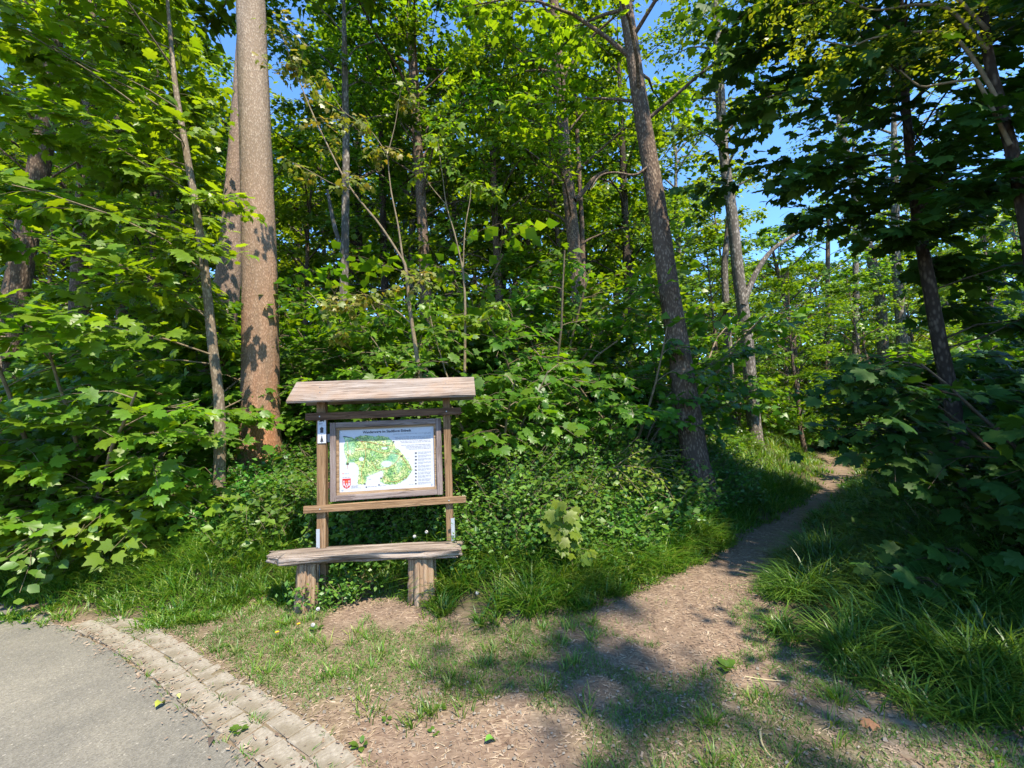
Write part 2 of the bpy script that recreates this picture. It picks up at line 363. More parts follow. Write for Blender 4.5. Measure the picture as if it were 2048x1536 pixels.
def crown_geo(r, spine, z0, z1, radius, n_limb, n_twig, m_leaf, size, az_bias=None, el=(0.75, -0.1), profile=None, tw=(0.35, 0.75),
              droop=0.25, tilt=0.35, hang=0.3, tmpl=MAPLE_MID, limb_r=0.03, start=0.25):
    """spine (k,3): the stem the limbs leave between heights z0..z1.  -> dict with limb/twig lines and leaf arrays"""
    zs = spine[:, 2]
    h = z0 + (z1 - z0) * (np.arange(n_limb) + r.random(n_limb)) / n_limb
    S = np.stack([np.interp(h, zs, spine[:, k]) for k in range(3)], -1)
    u = (h - z0) / max(z1 - z0, 1e-6)
    pr = profile(u) if profile else np.sin(np.clip(0.18 + 0.82 * u, 0, 1) * PI) ** 0.6 + 0.12
    az = np.arange(n_limb) * 2.399 + r.normal(0, 0.35, n_limb)
    if az_bias is not None:
        c, w = az_bias; az = c + w * np.sin(az) + r.normal(0, 0.2, n_limb)
    L = radius * pr * (0.7 + 0.5 * r.random(n_limb))
    P = grow(r, S, az, el[0] + 0.35 * u + r.normal(0, 0.12, n_limb), el[1] + r.normal(0, 0.12, n_limb), L)
    t = start + (1 - start) * r.random((n_limb, n_twig)) ** 0.75
    Q, Dq = along(P, t)
    ang = np.where(r.random((n_limb, n_twig)) < 0.5, 1, -1) * (0.25 + 1.0 * r.random((n_limb, n_twig)))
    ca, sa = np.cos(ang), np.sin(ang)
    Dt = np.stack([Dq[..., 0] * ca - Dq[..., 1] * sa, Dq[..., 0] * sa + Dq[..., 1] * ca, Dq[..., 2] * 0.4 + r.normal(0.08, 0.22, ang.shape)], -1)
    Lt = (tw[0] + (tw[1] - tw[0]) * r.random(ang.shape)) * np.clip(L[:, None] / radius, 0.45, 1.2)
    S2 = Q.reshape(-1, 3); D2 = unit(Dt.reshape(-1, 3)); L2 = Lt.ravel()
    leaves = spray(r, S2, D2, L2, m_leaf, size, droop, tilt, hang)
    k = np.linspace(0, 1, 4)
    TP = S2[:, None] + D2[:, None] * (L2[:, None] * k)[..., None]; TP[..., 2] -= droop * L2[:, None] * k ** 2
    Rl = limb_r * (L / radius)[:, None] * np.linspace(1, 0.18, P.shape[1])[None]
    return dict(limbs=P, limb_r=Rl, twigs=TP, leaves=leaves)
def join_leaves(*ls): return tuple(np.concatenate([l[i] for l in ls]) for i in range(4))

# ------------------------------------------------------------------ ground plan (metres, from the ground points of the photo)
back = [(-200, 1165), (0, 1200), (130, 1228), (300, 1250), (430, 1226), (585, 1192), (720, 1190), (862, 1205), (880, 1248), (1050, 1250), (1190, 1212),
        (1290, 1172), (1400, 1126), (1480, 1072), (1560, 1036), (1620, 996), (1668, 950), (1650, 920), (1606, 885)]
frnt = [(1616, 885), (1672, 918), (1700, 948), (1655, 1000), (1600, 1046), (1570, 1095), (1545, 1150), (1524, 1210), (1540, 1270), (1640, 1330),
        (1760, 1385), (1860, 1440), (2048, 1476), (2300, 1520)]
POLY = np.array([gp(*p) for p in back] + [gp(*p) for p in frnt] + [(4.5, -3.0), (3, -12), (-14, -12), (-14, 4.6)])
ROAD_EDGE = np.array([(-14, 5.3), (-9, 4.75)] + [gp(*p) for p in [(0, 1212), (110, 1246), (200, 1288), (280, 1340), (350, 1400), (420, 1460), (520, 1538)]] + [(-0.55, 1.50), (0.2, 1.0), (1.2, 0.35), (2.6, -0.55), (6.0, -2.8)])
def seg_dist(px, py, poly, closed=True):
    d = np.full(px.shape, 1e9); n = len(poly)
    for i in range(n if closed else n - 1):
        a = poly[i]; b = poly[(i + 1) % n]; ab = b - a; L2 = (ab ** 2).sum() + 1e-12
        t = np.clip(((px - a[0]) * ab[0] + (py - a[1]) * ab[1]) / L2, 0, 1)
        d = np.minimum(d, np.hypot(px - a[0] - t * ab[0], py - a[1] - t * ab[1]))
    return d
def inside(px, py, poly):
    c = np.zeros(px.shape, bool); n = len(poly)
    for i in range(n):
        x1, y1 = poly[i]; x2, y2 = poly[(i + 1) % n]
        if y1 == y2: continue
        cond = ((y1 > py) != (y2 > py)) & (px < (x2 - x1) * (py - y1) / (y2 - y1) + x1)
        c ^= cond
    return c
def outd(x, y):
    """signed distance: >0 outside the open ground and path"""
    x = np.asarray(x, float); y = np.asarray(y, float)
    d = seg_dist(x, y, POLY); return np.where(inside(x, y, POLY), -d, d)
PATHC = np.array([gp(*p) for p in [(1300, 1230), (1440, 1140), (1520, 1085), (1580, 1040), (1640, 995), (1684, 948), (1660, 919), (1611, 885)]])
def right_of_path(x, y):
    yy = np.concatenate([[-20], PATHC[:, 1], [200]]); xx = np.concatenate([[PATHC[0, 0]], PATHC[:, 0], [PATHC[-1, 0] * 4]])
    return x > np.interp(y, yy, xx)
def height(x, y, d=None):
    x = np.asarray(x, float); y = np.asarray(y, float)
    if d is None: d = outd(x, y)
    e = np.clip(d, 0, None)
    h = 0.42 * np.minimum(e, 2.4) * np.clip(e / 0.5, 0, 1) ** 0.5 + 0.045 * np.clip(e - 2.4, 0, 40)
    rp_ = right_of_path(x, y); e2 = np.clip(e - 0.8, 0, None)
    h = np.where(rp_, (0.42 * np.minimum(e2, 2.4) + 0.045 * np.clip(e2 - 2.4, 0, 40)) * 0.62, h)
    amp = 1.0
    h = h * amp + np.clip(e, 0, 1) * 0.16 * (fbm(x, y, 0.7) - 0.5) * 2
    h = h + 0.02 * (fbm(x, y, 1.3) - 0.5) * np.clip(-d, 0, 0.3) / 0.3
    return h
def h1(x, y): return float(height(np.array([x]), np.array([y]))[0])

def axis_steps(lo, hi, fine_lo, fine_hi, f, g=1.16):
    a = list(np.arange(fine_lo, fine_hi + f / 2, f)); s = f
    while a[-1] < hi: s = min(s * g, 40); a.append(a[-1] + s)
    s = f
    while a[0] > lo: s = min(s * g, 40); a.insert(0, a[0] - s)
    return np.array(a)
gx = axis_steps(-500, 500, -5.5, 6.5, 0.07); gy = axis_steps(-120, 700, 1.3, 8.5, 0.07)
GX, GY = np.meshgrid(gx, gy); fx, fy = GX.ravel(), GY.ravel()
d0 = outd(fx, fy); GZ = height(fx, fy, d0)
rd_in = inside(fx, fy, np.concatenate([ROAD_EDGE, [(6, -60), (-60, -60), (-60, 5.3)]]))
kd = seg_dist(fx, fy, ROAD_EDGE, False)
GZ = np.where(rd_in, -0.03, GZ); near = (~rd_in) & (kd < 0.4)
GZ = np.where(near, np.minimum(GZ, 0.003 + 0.036 * (fbm(fx, fy, 5.0, 3) - 0.5) + 0.015 * np.clip((kd - 0.31) / 0.08, 0, 1)), GZ)
nx, ny = len(gx), len(gy)
I = np.arange(nx * ny).reshape(ny, nx)
Q = np.stack([I[:-1, :-1], I[:-1, 1:], I[1:, 1:], I[1:, :-1]], -1).reshape(-1, 4)
gm = mesh_np('ground', np.stack([fx, fy, GZ], -1), [Q], True)
def fattr(me, name, v):
    at_ = me.attributes.new(name, 'FLOAT', 'POINT'); at_.data.foreach_set('value', np.asarray(v, np.float32))
pathd = seg_dist(fx, fy, PATHC, False)
grassy = np.clip((d0 + 0.05) / 0.35, 0, 1)
green = np.clip((fbm(fx, fy, 1.1, 4) - 0.44) * 5, 0, 1) * np.clip((pathd - 0.35) / 0.6, 0, 1)
gravel = np.clip((fbm(fx + 7, fy, 1.6, 3) - 0.45) * 5, 0, 1) * np.clip((2.55 - fy) / 0.7, 0, 1)
fattr(gm, 'grassy', grassy); fattr(gm, 'green', green); fattr(gm, 'gravel', gravel)

def ground_mat():
    m, nt, nd, lk = mat_new('forest_ground')
    tc = nd.new('ShaderNodeTexCoord')
    def vor(scale, rot, st):
        mp = nd.new('ShaderNodeMapping'); mp.inputs['Rotation'].default_value = (0, 0, rot); mp.inputs['Scale'].default_value = st
        lk.new(tc.outputs['Object'], mp.inputs[0])
        v = nd.new('ShaderNodeTexVoronoi'); v.inputs['Scale'].default_value = scale; lk.new(mp.outputs[0], v.inputs['Vector']); return v
    v1 = vor(95, 0.5, (0.4, 1, 1)); v2 = vor(80, -0.9, (0.42, 1, 1))
    nz = nd.new('ShaderNodeTexNoise'); nz.inputs['Scale'].default_value = 5; nz.inputs['Detail'].default_value = 9; nz.inputs['Roughness'].default_value = 0.7
    lk.new(tc.outputs['Object'], nz.inputs['Vector'])
    sel = ramp(nd, [(0.46, (0, 0, 0)), (0.54, (1, 1, 1))]); lk.new(nz.outputs[0], sel.inputs[0])
    mc = N(nd, 'ShaderNodeMix', data_type='RGBA'); lk.new(sel.outputs[0], mc.inputs[0]); lk.new(v1.outputs['Color'], mc.inputs[6]); lk.new(v2.outputs['Color'], mc.inputs[7])
    chip = ramp(nd, [(0.0, (0.09, 0.052, 0.036)), (0.3, (0.155, 0.105, 0.074)), (0.6, (0.23, 0.165, 0.116)), (0.85, (0.32, 0.24, 0.17)), (1.0, (0.44, 0.35, 0.25))])
    lk.new(mc.outputs[2], chip.inputs[0])
    soil = ramp(nd, [(0.3, (0.115, 0.082, 0.060)), (0.55, (0.19, 0.138, 0.10)), (0.75, (0.27, 0.207, 0.155))]); lk.new(nz.outputs[0], soil.inputs[0])
    n3 = nd.new('ShaderNodeTexNoise'); n3.inputs['Scale'].default_value = 1.6; n3.inputs['Detail'].default_value = 5
    lk.new(tc.outputs['Object'], n3.inputs['Vector'])
    r3 = ramp(nd, [(0.40, (0.15, 0.15, 0.15)), (0.60, (0.9, 0.9, 0.9))]); lk.new(n3.outputs[0], r3.inputs[0])
    m1 = N(nd, 'ShaderNodeMix', data_type='RGBA'); lk.new(r3.outputs[0], m1.inputs[0]); lk.new(soil.outputs[0], m1.inputs[6]); lk.new(chip.outputs[0], m1.inputs[7])
    def attr(nm):
        a = nd.new('ShaderNodeAttribute'); a.attribute_name = nm; return a.outputs['Fac']
    grv = vor(60, 0, (1, 1, 1)); gr = ramp(nd, [(0.1, (0.13, 0.12, 0.105)), (0.6, (0.24, 0.22, 0.195)), (1, (0.42, 0.40, 0.36))]); lk.new(grv.outputs['Color'], gr.inputs[0])
    mg = N(nd, 'ShaderNodeMix', data_type='RGBA'); lk.new(attr('gravel'), mg.inputs[0]); lk.new(m1.outputs[2], mg.inputs[6]); lk.new(gr.outputs[0], mg.inputs[7])
    gnz = ramp(nd, [(0.35, (0.055, 0.085, 0.022)), (0.7, (0.12, 0.13, 0.05))]); lk.new(nz.outputs[0], gnz.inputs[0])
    mgf = N(nd, 'ShaderNodeMath', operation='MULTIPLY'); mgf.inputs[1].default_value = 0.3; lk.new(attr('green'), mgf.inputs[0])
    m2 = N(nd, 'ShaderNodeMix', data_type='RGBA'); lk.new(mgf.outputs[0], m2.inputs[0]); lk.new(mg.outputs[2], m2.inputs[6]); lk.new(gnz.outputs[0], m2.inputs[7])
    litter = ramp(nd, [(0.3, (0.030, 0.028, 0.014)), (0.55, (0.06, 0.055, 0.025)), (0.8, (0.10, 0.085, 0.045))]); lk.new(nz.outputs[0], litter.inputs[0])
    m3 = N(nd, 'ShaderNodeMix', data_type='RGBA'); lk.new(attr('grassy'), m3.inputs[0]); lk.new(m2.outputs[2], m3.inputs[6]); lk.new(litter.outputs[0], m3.inputs[7])
    p = nd.new('ShaderNodeBsdfPrincipled'); p.inputs['Roughness'].default_value = 0.95; p.inputs['Specular IOR Level'].default_value = 0.1
    lk.new(m3.outputs[2], p.inputs['Base Color'])
    ad = N(nd, 'ShaderNodeMath', operation='ADD'); lk.new(mc.outputs[2], ad.inputs[0]); lk.new(nz.outputs[0], ad.inputs[1])
    b = nd.new('ShaderNodeBump'); b.inputs['Strength'].default_value = 0.55; b.inputs['Distance'].default_value = 0.012
    lk.new(ad.outputs[0], b.inputs['Height']); lk.new(b.outputs[0], p.inputs['Normal'])
    o = nd.new('ShaderNodeOutputMaterial'); lk.new(p.outputs[0], o.inputs[0]); return m
go = link('ground', gm, ground_mat()); tag(go, 'bare brown soil and wood chip ground rising into the wood', 'ground', kind='structure')

# road ------------------------------------------------------------------
edge = spline(ROAD_EDGE, 160)
edge_w = edge + (fbm(edge[:, 0] * 3, edge[:, 1] * 3, 3.0)[:, None] - 0.5) * 0.035
rv = [(x, y, 0.0) for x, y in edge_w]; K = len(rv)
inner = []
for t in (0.35, 1.2, 4.0, 14.0, 60.0):
    inner += [(x - 0.52 * t, y - 0.85 * t, 0.0) for x, y in edge_w]
rv = np.array(rv + inner); rq = []
for k in range(5):
    for i in range(K - 1): rq.append([k * K + i, (k + 1) * K + i, (k + 1) * K + i + 1, k * K + i + 1])
def asphalt_mat():
    m, nt, nd, lk = mat_new('worn_asphalt')
    tc = nd.new('ShaderNodeTexCoord')
    v = nd.new('ShaderNodeTexVoronoi'); v.inputs['Scale'].default_value = 130; lk.new(tc.outputs['Object'], v.inputs['Vector'])
    r1 = ramp(nd, [(0.0, (0.125, 0.115, 0.096)), (0.45, (0.168, 0.156, 0.131)), (0.88, (0.21, 0.195, 0.164)), (0.97, (0.33, 0.305, 0.26))]); lk.new(v.outputs['Color'], r1.inputs[0])
    n = nd.new('ShaderNodeTexNoise'); n.inputs['Scale'].default_value = 1.3; n.inputs['Detail'].default_value = 7; n.inputs['Roughness'].default_value = 0.65
    lk.new(tc.outputs['Object'], n.inputs['Vector'])
    r2 = ramp(nd, [(0.35, (0.72, 0.73, 0.74)), (0.65, (1.15, 1.13, 1.08))]); lk.new(n.outputs[0], r2.inputs[0])
    mx = N(nd, 'ShaderNodeMix', data_type='RGBA', blend_type='MULTIPLY'); mx.inputs[0].default_value = 1
    lk.new(r1.outputs[0], mx.inputs[6]); lk.new(r2.outputs[0], mx.inputs[7])
    p = nd.new('ShaderNodeBsdfPrincipled'); p.inputs['Roughness'].default_value = 0.85; p.inputs['Specular IOR Level'].default_value = 0.25
    lk.new(mx.outputs[2], p.inputs['Base Color'])
    b = nd.new('ShaderNodeBump'); b.inputs['Strength'].default_value = 0.5; b.inputs['Distance'].default_value = 0.004
    lk.new(v.outputs['Distance'], b.inputs['Height']); lk.new(b.outputs[0], p.inputs['Normal'])
    o = nd.new('ShaderNodeOutputMaterial'); lk.new(p.outputs[0], o.inputs[0]); return m
road = link('road', mesh_np('road', rv, [np.array(rq)], True), asphalt_mat())
tag(road, 'worn light grey asphalt road curving past the clearing', 'road', kind='structure')

# kerb: two rows of square concrete setts following the curve ----------------
sett_mat = noise_mat('sett_concrete', [(0.25, (0.17, 0.145, 0.112)), (0.5, (0.25, 0.22, 0.175)), (0.75, (0.34, 0.305, 0.25))], 55, 8, 0.9, 0.7, 0.006, second=(4.5, (0.15, 0.125, 0.085), 0.75))
kerb = empty('kerb'); tag(kerb, 'two rows of square concrete setts edging the asphalt road', 'kerb', kind='structure')
cv = spline(ROAD_EDGE, 1500); seg = np.hypot(*np.diff(cv, axis=0).T); arc = np.concatenate([[0], np.cumsum(seg)])
s0 = arc[np.argmin(np.hypot(*(cv - np.array(gp(196, 1286))).T))] - 0.6
tan = unit(np.gradient(cv, axis=0)); nor = np.stack([-tan[:, 1], tan[:, 0]], -1)
def kpt(s, off):
    return np.array([np.interp(s, arc, cv[:, k]) + np.interp(s, arc, nor[:, k]) * off for k in range(2)])
rk = random.Random(3)
for row in (0, 1):
    s = s0 + (0.09 if row else 0)
    while s < s0 + 5.4:
        ln = 0.185 + rk.uniform(-0.03, 0.03); g = 0.0045
        o0, o1 = (0.012, 0.150) if row == 0 else (0.162, 0.300 + rk.uniform(-0.02, 0.02))
        cs = [kpt(s + g, o0), kpt(s + ln - g, o0), kpt(s + ln - g, o1), kpt(s + g, o1)]
        zt = 0.005 + rk.uniform(-0.002, 0.004); c = sum(cs) / 4
        tx, ty = rk.uniform(-0.012, 0.012), rk.uniform(-0.012, 0.012)
        v = []
        for zz, sh in ((-0.06, 1.0), (zt - 0.005, 1.0), (zt, 0.965)):
            for k, q in enumerate(cs):
                p2 = c + (q - c) * sh; jit = rk.uniform(-0.006, 0.006)
                v.append((p2[0] - c[0] + jit, p2[1] - c[1] + jit, zz + (0 if zz < -0.05 else (p2[0] - c[0]) * tx + (p2[1] - c[1]) * ty)))
        f = [[8, 9, 10, 11]]
        for k in range(4):
            k2 = (k + 1) % 4; f += [[k, k2, 4 + k2, 4 + k], [4 + k, 4 + k2, 8 + k2, 8 + k]]
        st = link('sett', mesh_np('sett', np.array(v), [np.array(f)], False), sett_mat, kerb)
        st.location = (c[0], c[1], 0)
        s += ln

# ------------------------------------------------------------------ information board
def wood_mat(name, c1, c2, c3, axis, scale=1.0, rough=0.85, dirt=None, bd=0.007):
    c1, c2, c3 = [tuple(0.86 * q for q in c) for c in (c1, c2, c3)]
    st = [38 * scale] * 3; st[axis] = 2.2 * scale
    ck = [26 * scale] * 3; ck[axis] = 1.3 * scale
    return noise_mat(name, [(0.33, c1), (0.5, c2), (0.66, c3)], 1.0, 10, rough, 0.9, bd, tuple(st), 0.2, tuple(ck), dirt)
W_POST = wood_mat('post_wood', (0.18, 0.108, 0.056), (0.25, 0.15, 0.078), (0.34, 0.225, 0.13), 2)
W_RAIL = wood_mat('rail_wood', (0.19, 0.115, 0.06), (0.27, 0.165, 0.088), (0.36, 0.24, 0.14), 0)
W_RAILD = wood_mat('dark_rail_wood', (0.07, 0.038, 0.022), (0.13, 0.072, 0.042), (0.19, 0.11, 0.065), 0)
W_FRX = wood_mat('frame_wood_across', (0.14, 0.105, 0.09), (0.225, 0.175, 0.155), (0.31, 0.255, 0.23), 0)
W_FRZ = wood_mat('frame_wood_upright', (0.14, 0.105, 0.09), (0.225, 0.175, 0.155), (0.31, 0.255, 0.23), 2)
W_LINER = wood_mat('liner_wood', (0.20, 0.125, 0.065), (0.32, 0.21, 0.12), (0.40, 0.28, 0.17), 0)
W_ROOF = wood_mat('roof_wood', (0.17, 0.135, 0.115), (0.275, 0.228, 0.198), (0.36, 0.312, 0.28), 0, dirt=(3.5, (0.24, 0.155, 0.10), 0.5))
W_SEAT = wood_mat('seat_wood', (0.13, 0.092, 0.07), (0.30, 0.24, 0.195), (0.42, 0.355, 0.30), 0, 0.8, bd=0.022)
W_LEG = wood_mat('leg_wood', (0.22, 0.135, 0.08), (0.36, 0.24, 0.15), (0.48, 0.355, 0.245), 2, 0.8, bd=0.02)
STEEL = flat_mat('galvanised_steel', (0.50, 0.53, 0.56), 0.45, 0.6)
INK = flat_mat('black_ink', (0.03, 0.03, 0.035)); INKG = flat_mat('grey_ink', (0.16, 0.16, 0.18)); WHITE = flat_mat('white_plate', (0.45, 0.465, 0.51), 0.35)
RED = flat_mat('crest_red', (0.42, 0.03, 0.03)); REDL = flat_mat('crest_orange_red', (0.62, 0.13, 0.05)); TEAL = flat_mat('pale_blue_print', (0.42, 0.47, 0.50))
TRAIL = flat_mat('trail_print', (0.38, 0.13, 0.05))
pL, pR = at(645, 1000, 3.90), at(898, 1000, 4.05)
BA = math.atan2(pR[1] - pL[1], pR[0] - pL[0]); BO = np.array([(pL[0] + pR[0]) / 2, (pL[1] + pR[1]) / 2, 0])
EX = np.array([math.cos(BA), math.sin(BA), 0]); EY = np.array([-math.sin(BA), math.cos(BA), 0])
def loc(px, py, off=0.0):
    c = np.array((0, 0, CAM_H)); d = CMN @ np.array(((px - 1024) / FPX, (768 - py) / FPX, -1.0))
    t = (off - (c - BO) @ EY) / (d @ EY); p = c + d * t - BO
    return p @ EX, p[2]
board = empty('information_board', tuple(BO), BA)
tag(board, 'wooden trail map board with plank roof on two posts behind the log bench', 'information board')
def rough_box(c, size, n=(1, 1, 1), amp=0.0, seed=0, bev=0.004):
    """box with bevelled long edges and slightly uneven faces"""
    r_ = np.random.default_rng(seed); x, y, z = [q / 2 for q in size]
    ax = int(np.argmax(size)); K = 9
    o = [k for k in range(3) if k != ax]; a, b = size[o[0]] / 2, size[o[1]] / 2; e = min(bev, a * .4, b * .4)
    sec = [(-a + e, -b), (a - e, -b), (a, -b + e), (a, b - e), (a - e, b), (-a + e, b), (-a, b - e), (-a, -b + e)]
    V = []
    for k in range(K):
        t = -1 + 2 * k / (K - 1)
        for s_ in sec:
            p = [0, 0, 0]; p[ax] = t * size[ax] / 2; p[o[0]] = s_[0] + r_.normal(0, amp); p[o[1]] = s_[1] + r_.normal(0, amp); V.append(p)
    V = np.array(V) + np.array(c); Fq = []
    for k in range(K - 1):
        for i in range(8): Fq.append([k * 8 + i, k * 8 + (i + 1) % 8, (k + 1) * 8 + (i + 1) % 8, (k + 1) * 8 + i])
    if ax != 1: pass
    caps = np.array([[7, 6, 5, 4, 3, 2, 1, 0], [(K - 1) * 8 + i for i in range(8)]])
    mb = MB(); mb.add(V, [np.array(Fq), caps]); return mb
xl = loc(645, 950)[0]; xr = loc(897, 950)[0]
z_eave = loc(645, 806, -0.05)[1]
zt = z_eave + 0.16
rough_box((xl, 0, zt / 2 - 0.05), (0.078, 0.082, zt + 0.1), amp=0.0012, seed=1).build('post', W_POST, board)
rough_box((xr, 0, zt / 2 - 0.05), (0.068, 0.08, zt + 0.1), amp=0.0012, seed=2).build('post', W_POST, board)
# rails nailed to the fronts of the posts
def rail(px0, py0, px1, py1, hgt, mat, seed):
    off = -0.062
    (x0, z0), (x1, z1) = loc(px0, py0, off), loc(px1, py1, off)
    zc = (z0 + z1) / 2; L_ = x1 - x0
    mb = rough_box(((x0 + x1) / 2, off, zc), (L_, 0.034, hgt), amp=0.001, seed=seed)
    o = mb.build('rail', mat, board)
    for xx in (xl, xr):
        n_ = MB(); V, Qd = tubes(np.array([[[xx, off - 0.016, zc], [xx, off - 0.021, zc]]]), np.array([[0.006, 0.005]]), 8); n_.add(V, Qd)
        n_.add(V[8:], np.array([[0, 1, 2, 3, 4, 5, 6, 7]])); n_.build('nail', STEEL, o)
    return zc
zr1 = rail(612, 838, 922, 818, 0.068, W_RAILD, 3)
zr2 = rail(608, 1021, 932, 997, 0.064, W_RAIL, 4)
# roof: two sloping planks meeting at a ridge
x0, z_lo = loc(573, 805, -0.22); x1, _ = loc(951, 790, -0.22); z_hi = loc(586, 766, 0.03)[1]
rf = MB(); L_ = x1 - x0; xm = (x0 + x1) / 2
for sgn, nm in ((-1, 'roof_plank'), (1, 'roof_plank')):
    run = 0.25; rise = z_hi - z_lo; ang = math.atan2(rise, run); wd = math.hypot(run, rise)
    mb = rough_box((0, 0, 0), (L_, wd, 0.026), amp=0.0015, seed=5 + sgn)
    V = np.concatenate(mb.V); rot = np.array(Matrix.Rotation(-sgn * ang, 3, 'X')); V = V @ rot.T
    V += np.array((xm, 0.03 + sgn * (run / 2 + 0.004), (z_lo + z_hi) / 2)); mb.V = [V]
    rp_o = mb.build(nm, W_ROOF, board)
    if sgn < 0:
        nv = rot @ np.array((0, 0, 1.0)); av = rot @ np.array((0, 1.0, 0)); c0 = np.array((0, 0.03 + sgn * (run / 2 + 0.004), (z_lo + z_hi) / 2))
        for xx in (xl, xl + 0.02, (xl + xr) / 2, xr - 0.015, xr):
            q = np.array((xx, 0, 0)) + c0 + av * 0.05 * (1 if xx in (xl, xr) else -0.7) + nv * 0.0132
            Vn, Qn = tubes(np.array([[q, q + nv * 0.003]]), np.array([[0.006, 0.005]]), 8); n_ = MB(); n_.add(Vn, Qn); n_.add(Vn[8:], np.array([list(range(8))])); n_.build('nail', INKG, rp_o)
for xx in (xl, xr):          # short rafters under the planks
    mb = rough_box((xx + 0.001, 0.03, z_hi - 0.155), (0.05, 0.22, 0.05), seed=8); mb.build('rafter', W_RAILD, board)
# two battens between the posts carrying the framed panel
ftl = loc(662, 846); ftr = loc(882, 836); fbl = loc(662, 1002); fbr = loc(886, 988)
fx0, fx1 = (ftl[0] + fbl[0]) / 2, (ftr[0] + fbr[0]) / 2; fz1 = (ftl[1] + ftr[1]) / 2; fz0 = (fbl[1] + fbr[1]) / 2
for zz in (fz0 + 0.14, fz1 - 0.12):
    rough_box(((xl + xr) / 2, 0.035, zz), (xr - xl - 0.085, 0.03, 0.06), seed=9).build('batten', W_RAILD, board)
FW = 0.052
frame = empty('frame'); frame.parent = board
yf = -0.012
rough_box((fx0 + FW / 2, yf, (fz0 + fz1) / 2), (FW, 0.05, fz1 - fz0), amp=0.0012, seed=10).build('stile', W_FRZ, frame)
rough_box((fx1 - FW / 2, yf, (fz0 + fz1) / 2), (FW, 0.05, fz1 - fz0), amp=0.0012, seed=11).build('stile', W_FRZ, frame)
rough_box(((fx0 + fx1) / 2, yf + 0.002, fz1 - FW / 2), (fx1 - fx0 - 2 * FW - 0.001, 0.046, FW), amp=0.0012, seed=12).build('cross_bar', W_FRX, frame)
rough_box(((fx0 + fx1) / 2, yf + 0.002, fz0 + FW / 2), (fx1 - fx0 - 2 * FW - 0.001, 0.046, FW), amp=0.0012, seed=13).build('cross_bar', W_FRX, frame)
ix0, ix1, iz0, iz1 = fx0 + FW, fx1 - FW, fz0 + FW, fz1 - FW; LW = 0.022
lin = MB()
lin.box((ix0 + LW / 2, 0.0, (iz0 + iz1) / 2), (LW - .001, 0.026, iz1 - iz0 - .002)); lin.box((ix1 - LW / 2, 0.0, (iz0 + iz1) / 2), (LW - .001, 0.026, iz1 - iz0 - .002))
lin.box(((ix0 + ix1) / 2, 0.001, iz1 - LW / 2), (ix1 - ix0 - 2 * LW - .002, 0.026, LW - .002)); lin.box(((ix0 + ix1) / 2, 0.001, iz0 + LW / 2), (ix1 - ix0 - 2 * LW - .002, 0.026, LW - .002))
lin.build('liner', W_LINER, frame)
# printed panel -------------------------------------------------------------
sx0, sx1, sz0, sz1 = ix0 + LW, ix1 - LW, iz0 + LW, iz1 - LW
panel = MB().box(((sx0 + sx1) / 2, 0.006, (sz0 + sz1) / 2), (sx1 - sx0, 0.006, sz1 - sz0)).build('map_panel', WHITE, board)
PY = 0.006 - 0.003
def uvp(cx, cy_):
    """close-up pixel of the photo's map panel -> panel plane"""
    v = 0.5
    for _ in range(3):
        xl_ = 372 + (366 - 372) * v; xr_ = 1553 + (1577 - 1553) * v
        u = (cx - xl_) / (xr_ - xl_); yt = 405 + (340 - 405) * u; yb = 1195 + (1118 - 1195) * u; v = (cy_ - yt) / (yb - yt)
    return sx0 + u * (sx1 - sx0), sz1 - v * (sz1 - sz0)
def print_poly(mb, pts, lift):
    P_ = [(*uvp(*p), ) for p in pts]; V = [(x, PY - lift, z) for x, z in P_]
    mb.add(np.array(V), np.array([list(range(len(V)))]))
def ell(cx, cy_, rx, ry, n=14, wob=0, seed=1):
    r_ = random.Random(seed); return [(cx + rx * math.cos(k / n * 2 * PI) * (1 + r_.uniform(-wob, wob)), cy_ + ry * math.sin(k / n * 2 * PI) * (1 + r_.uniform(-wob, wob))) for k in range(n)]
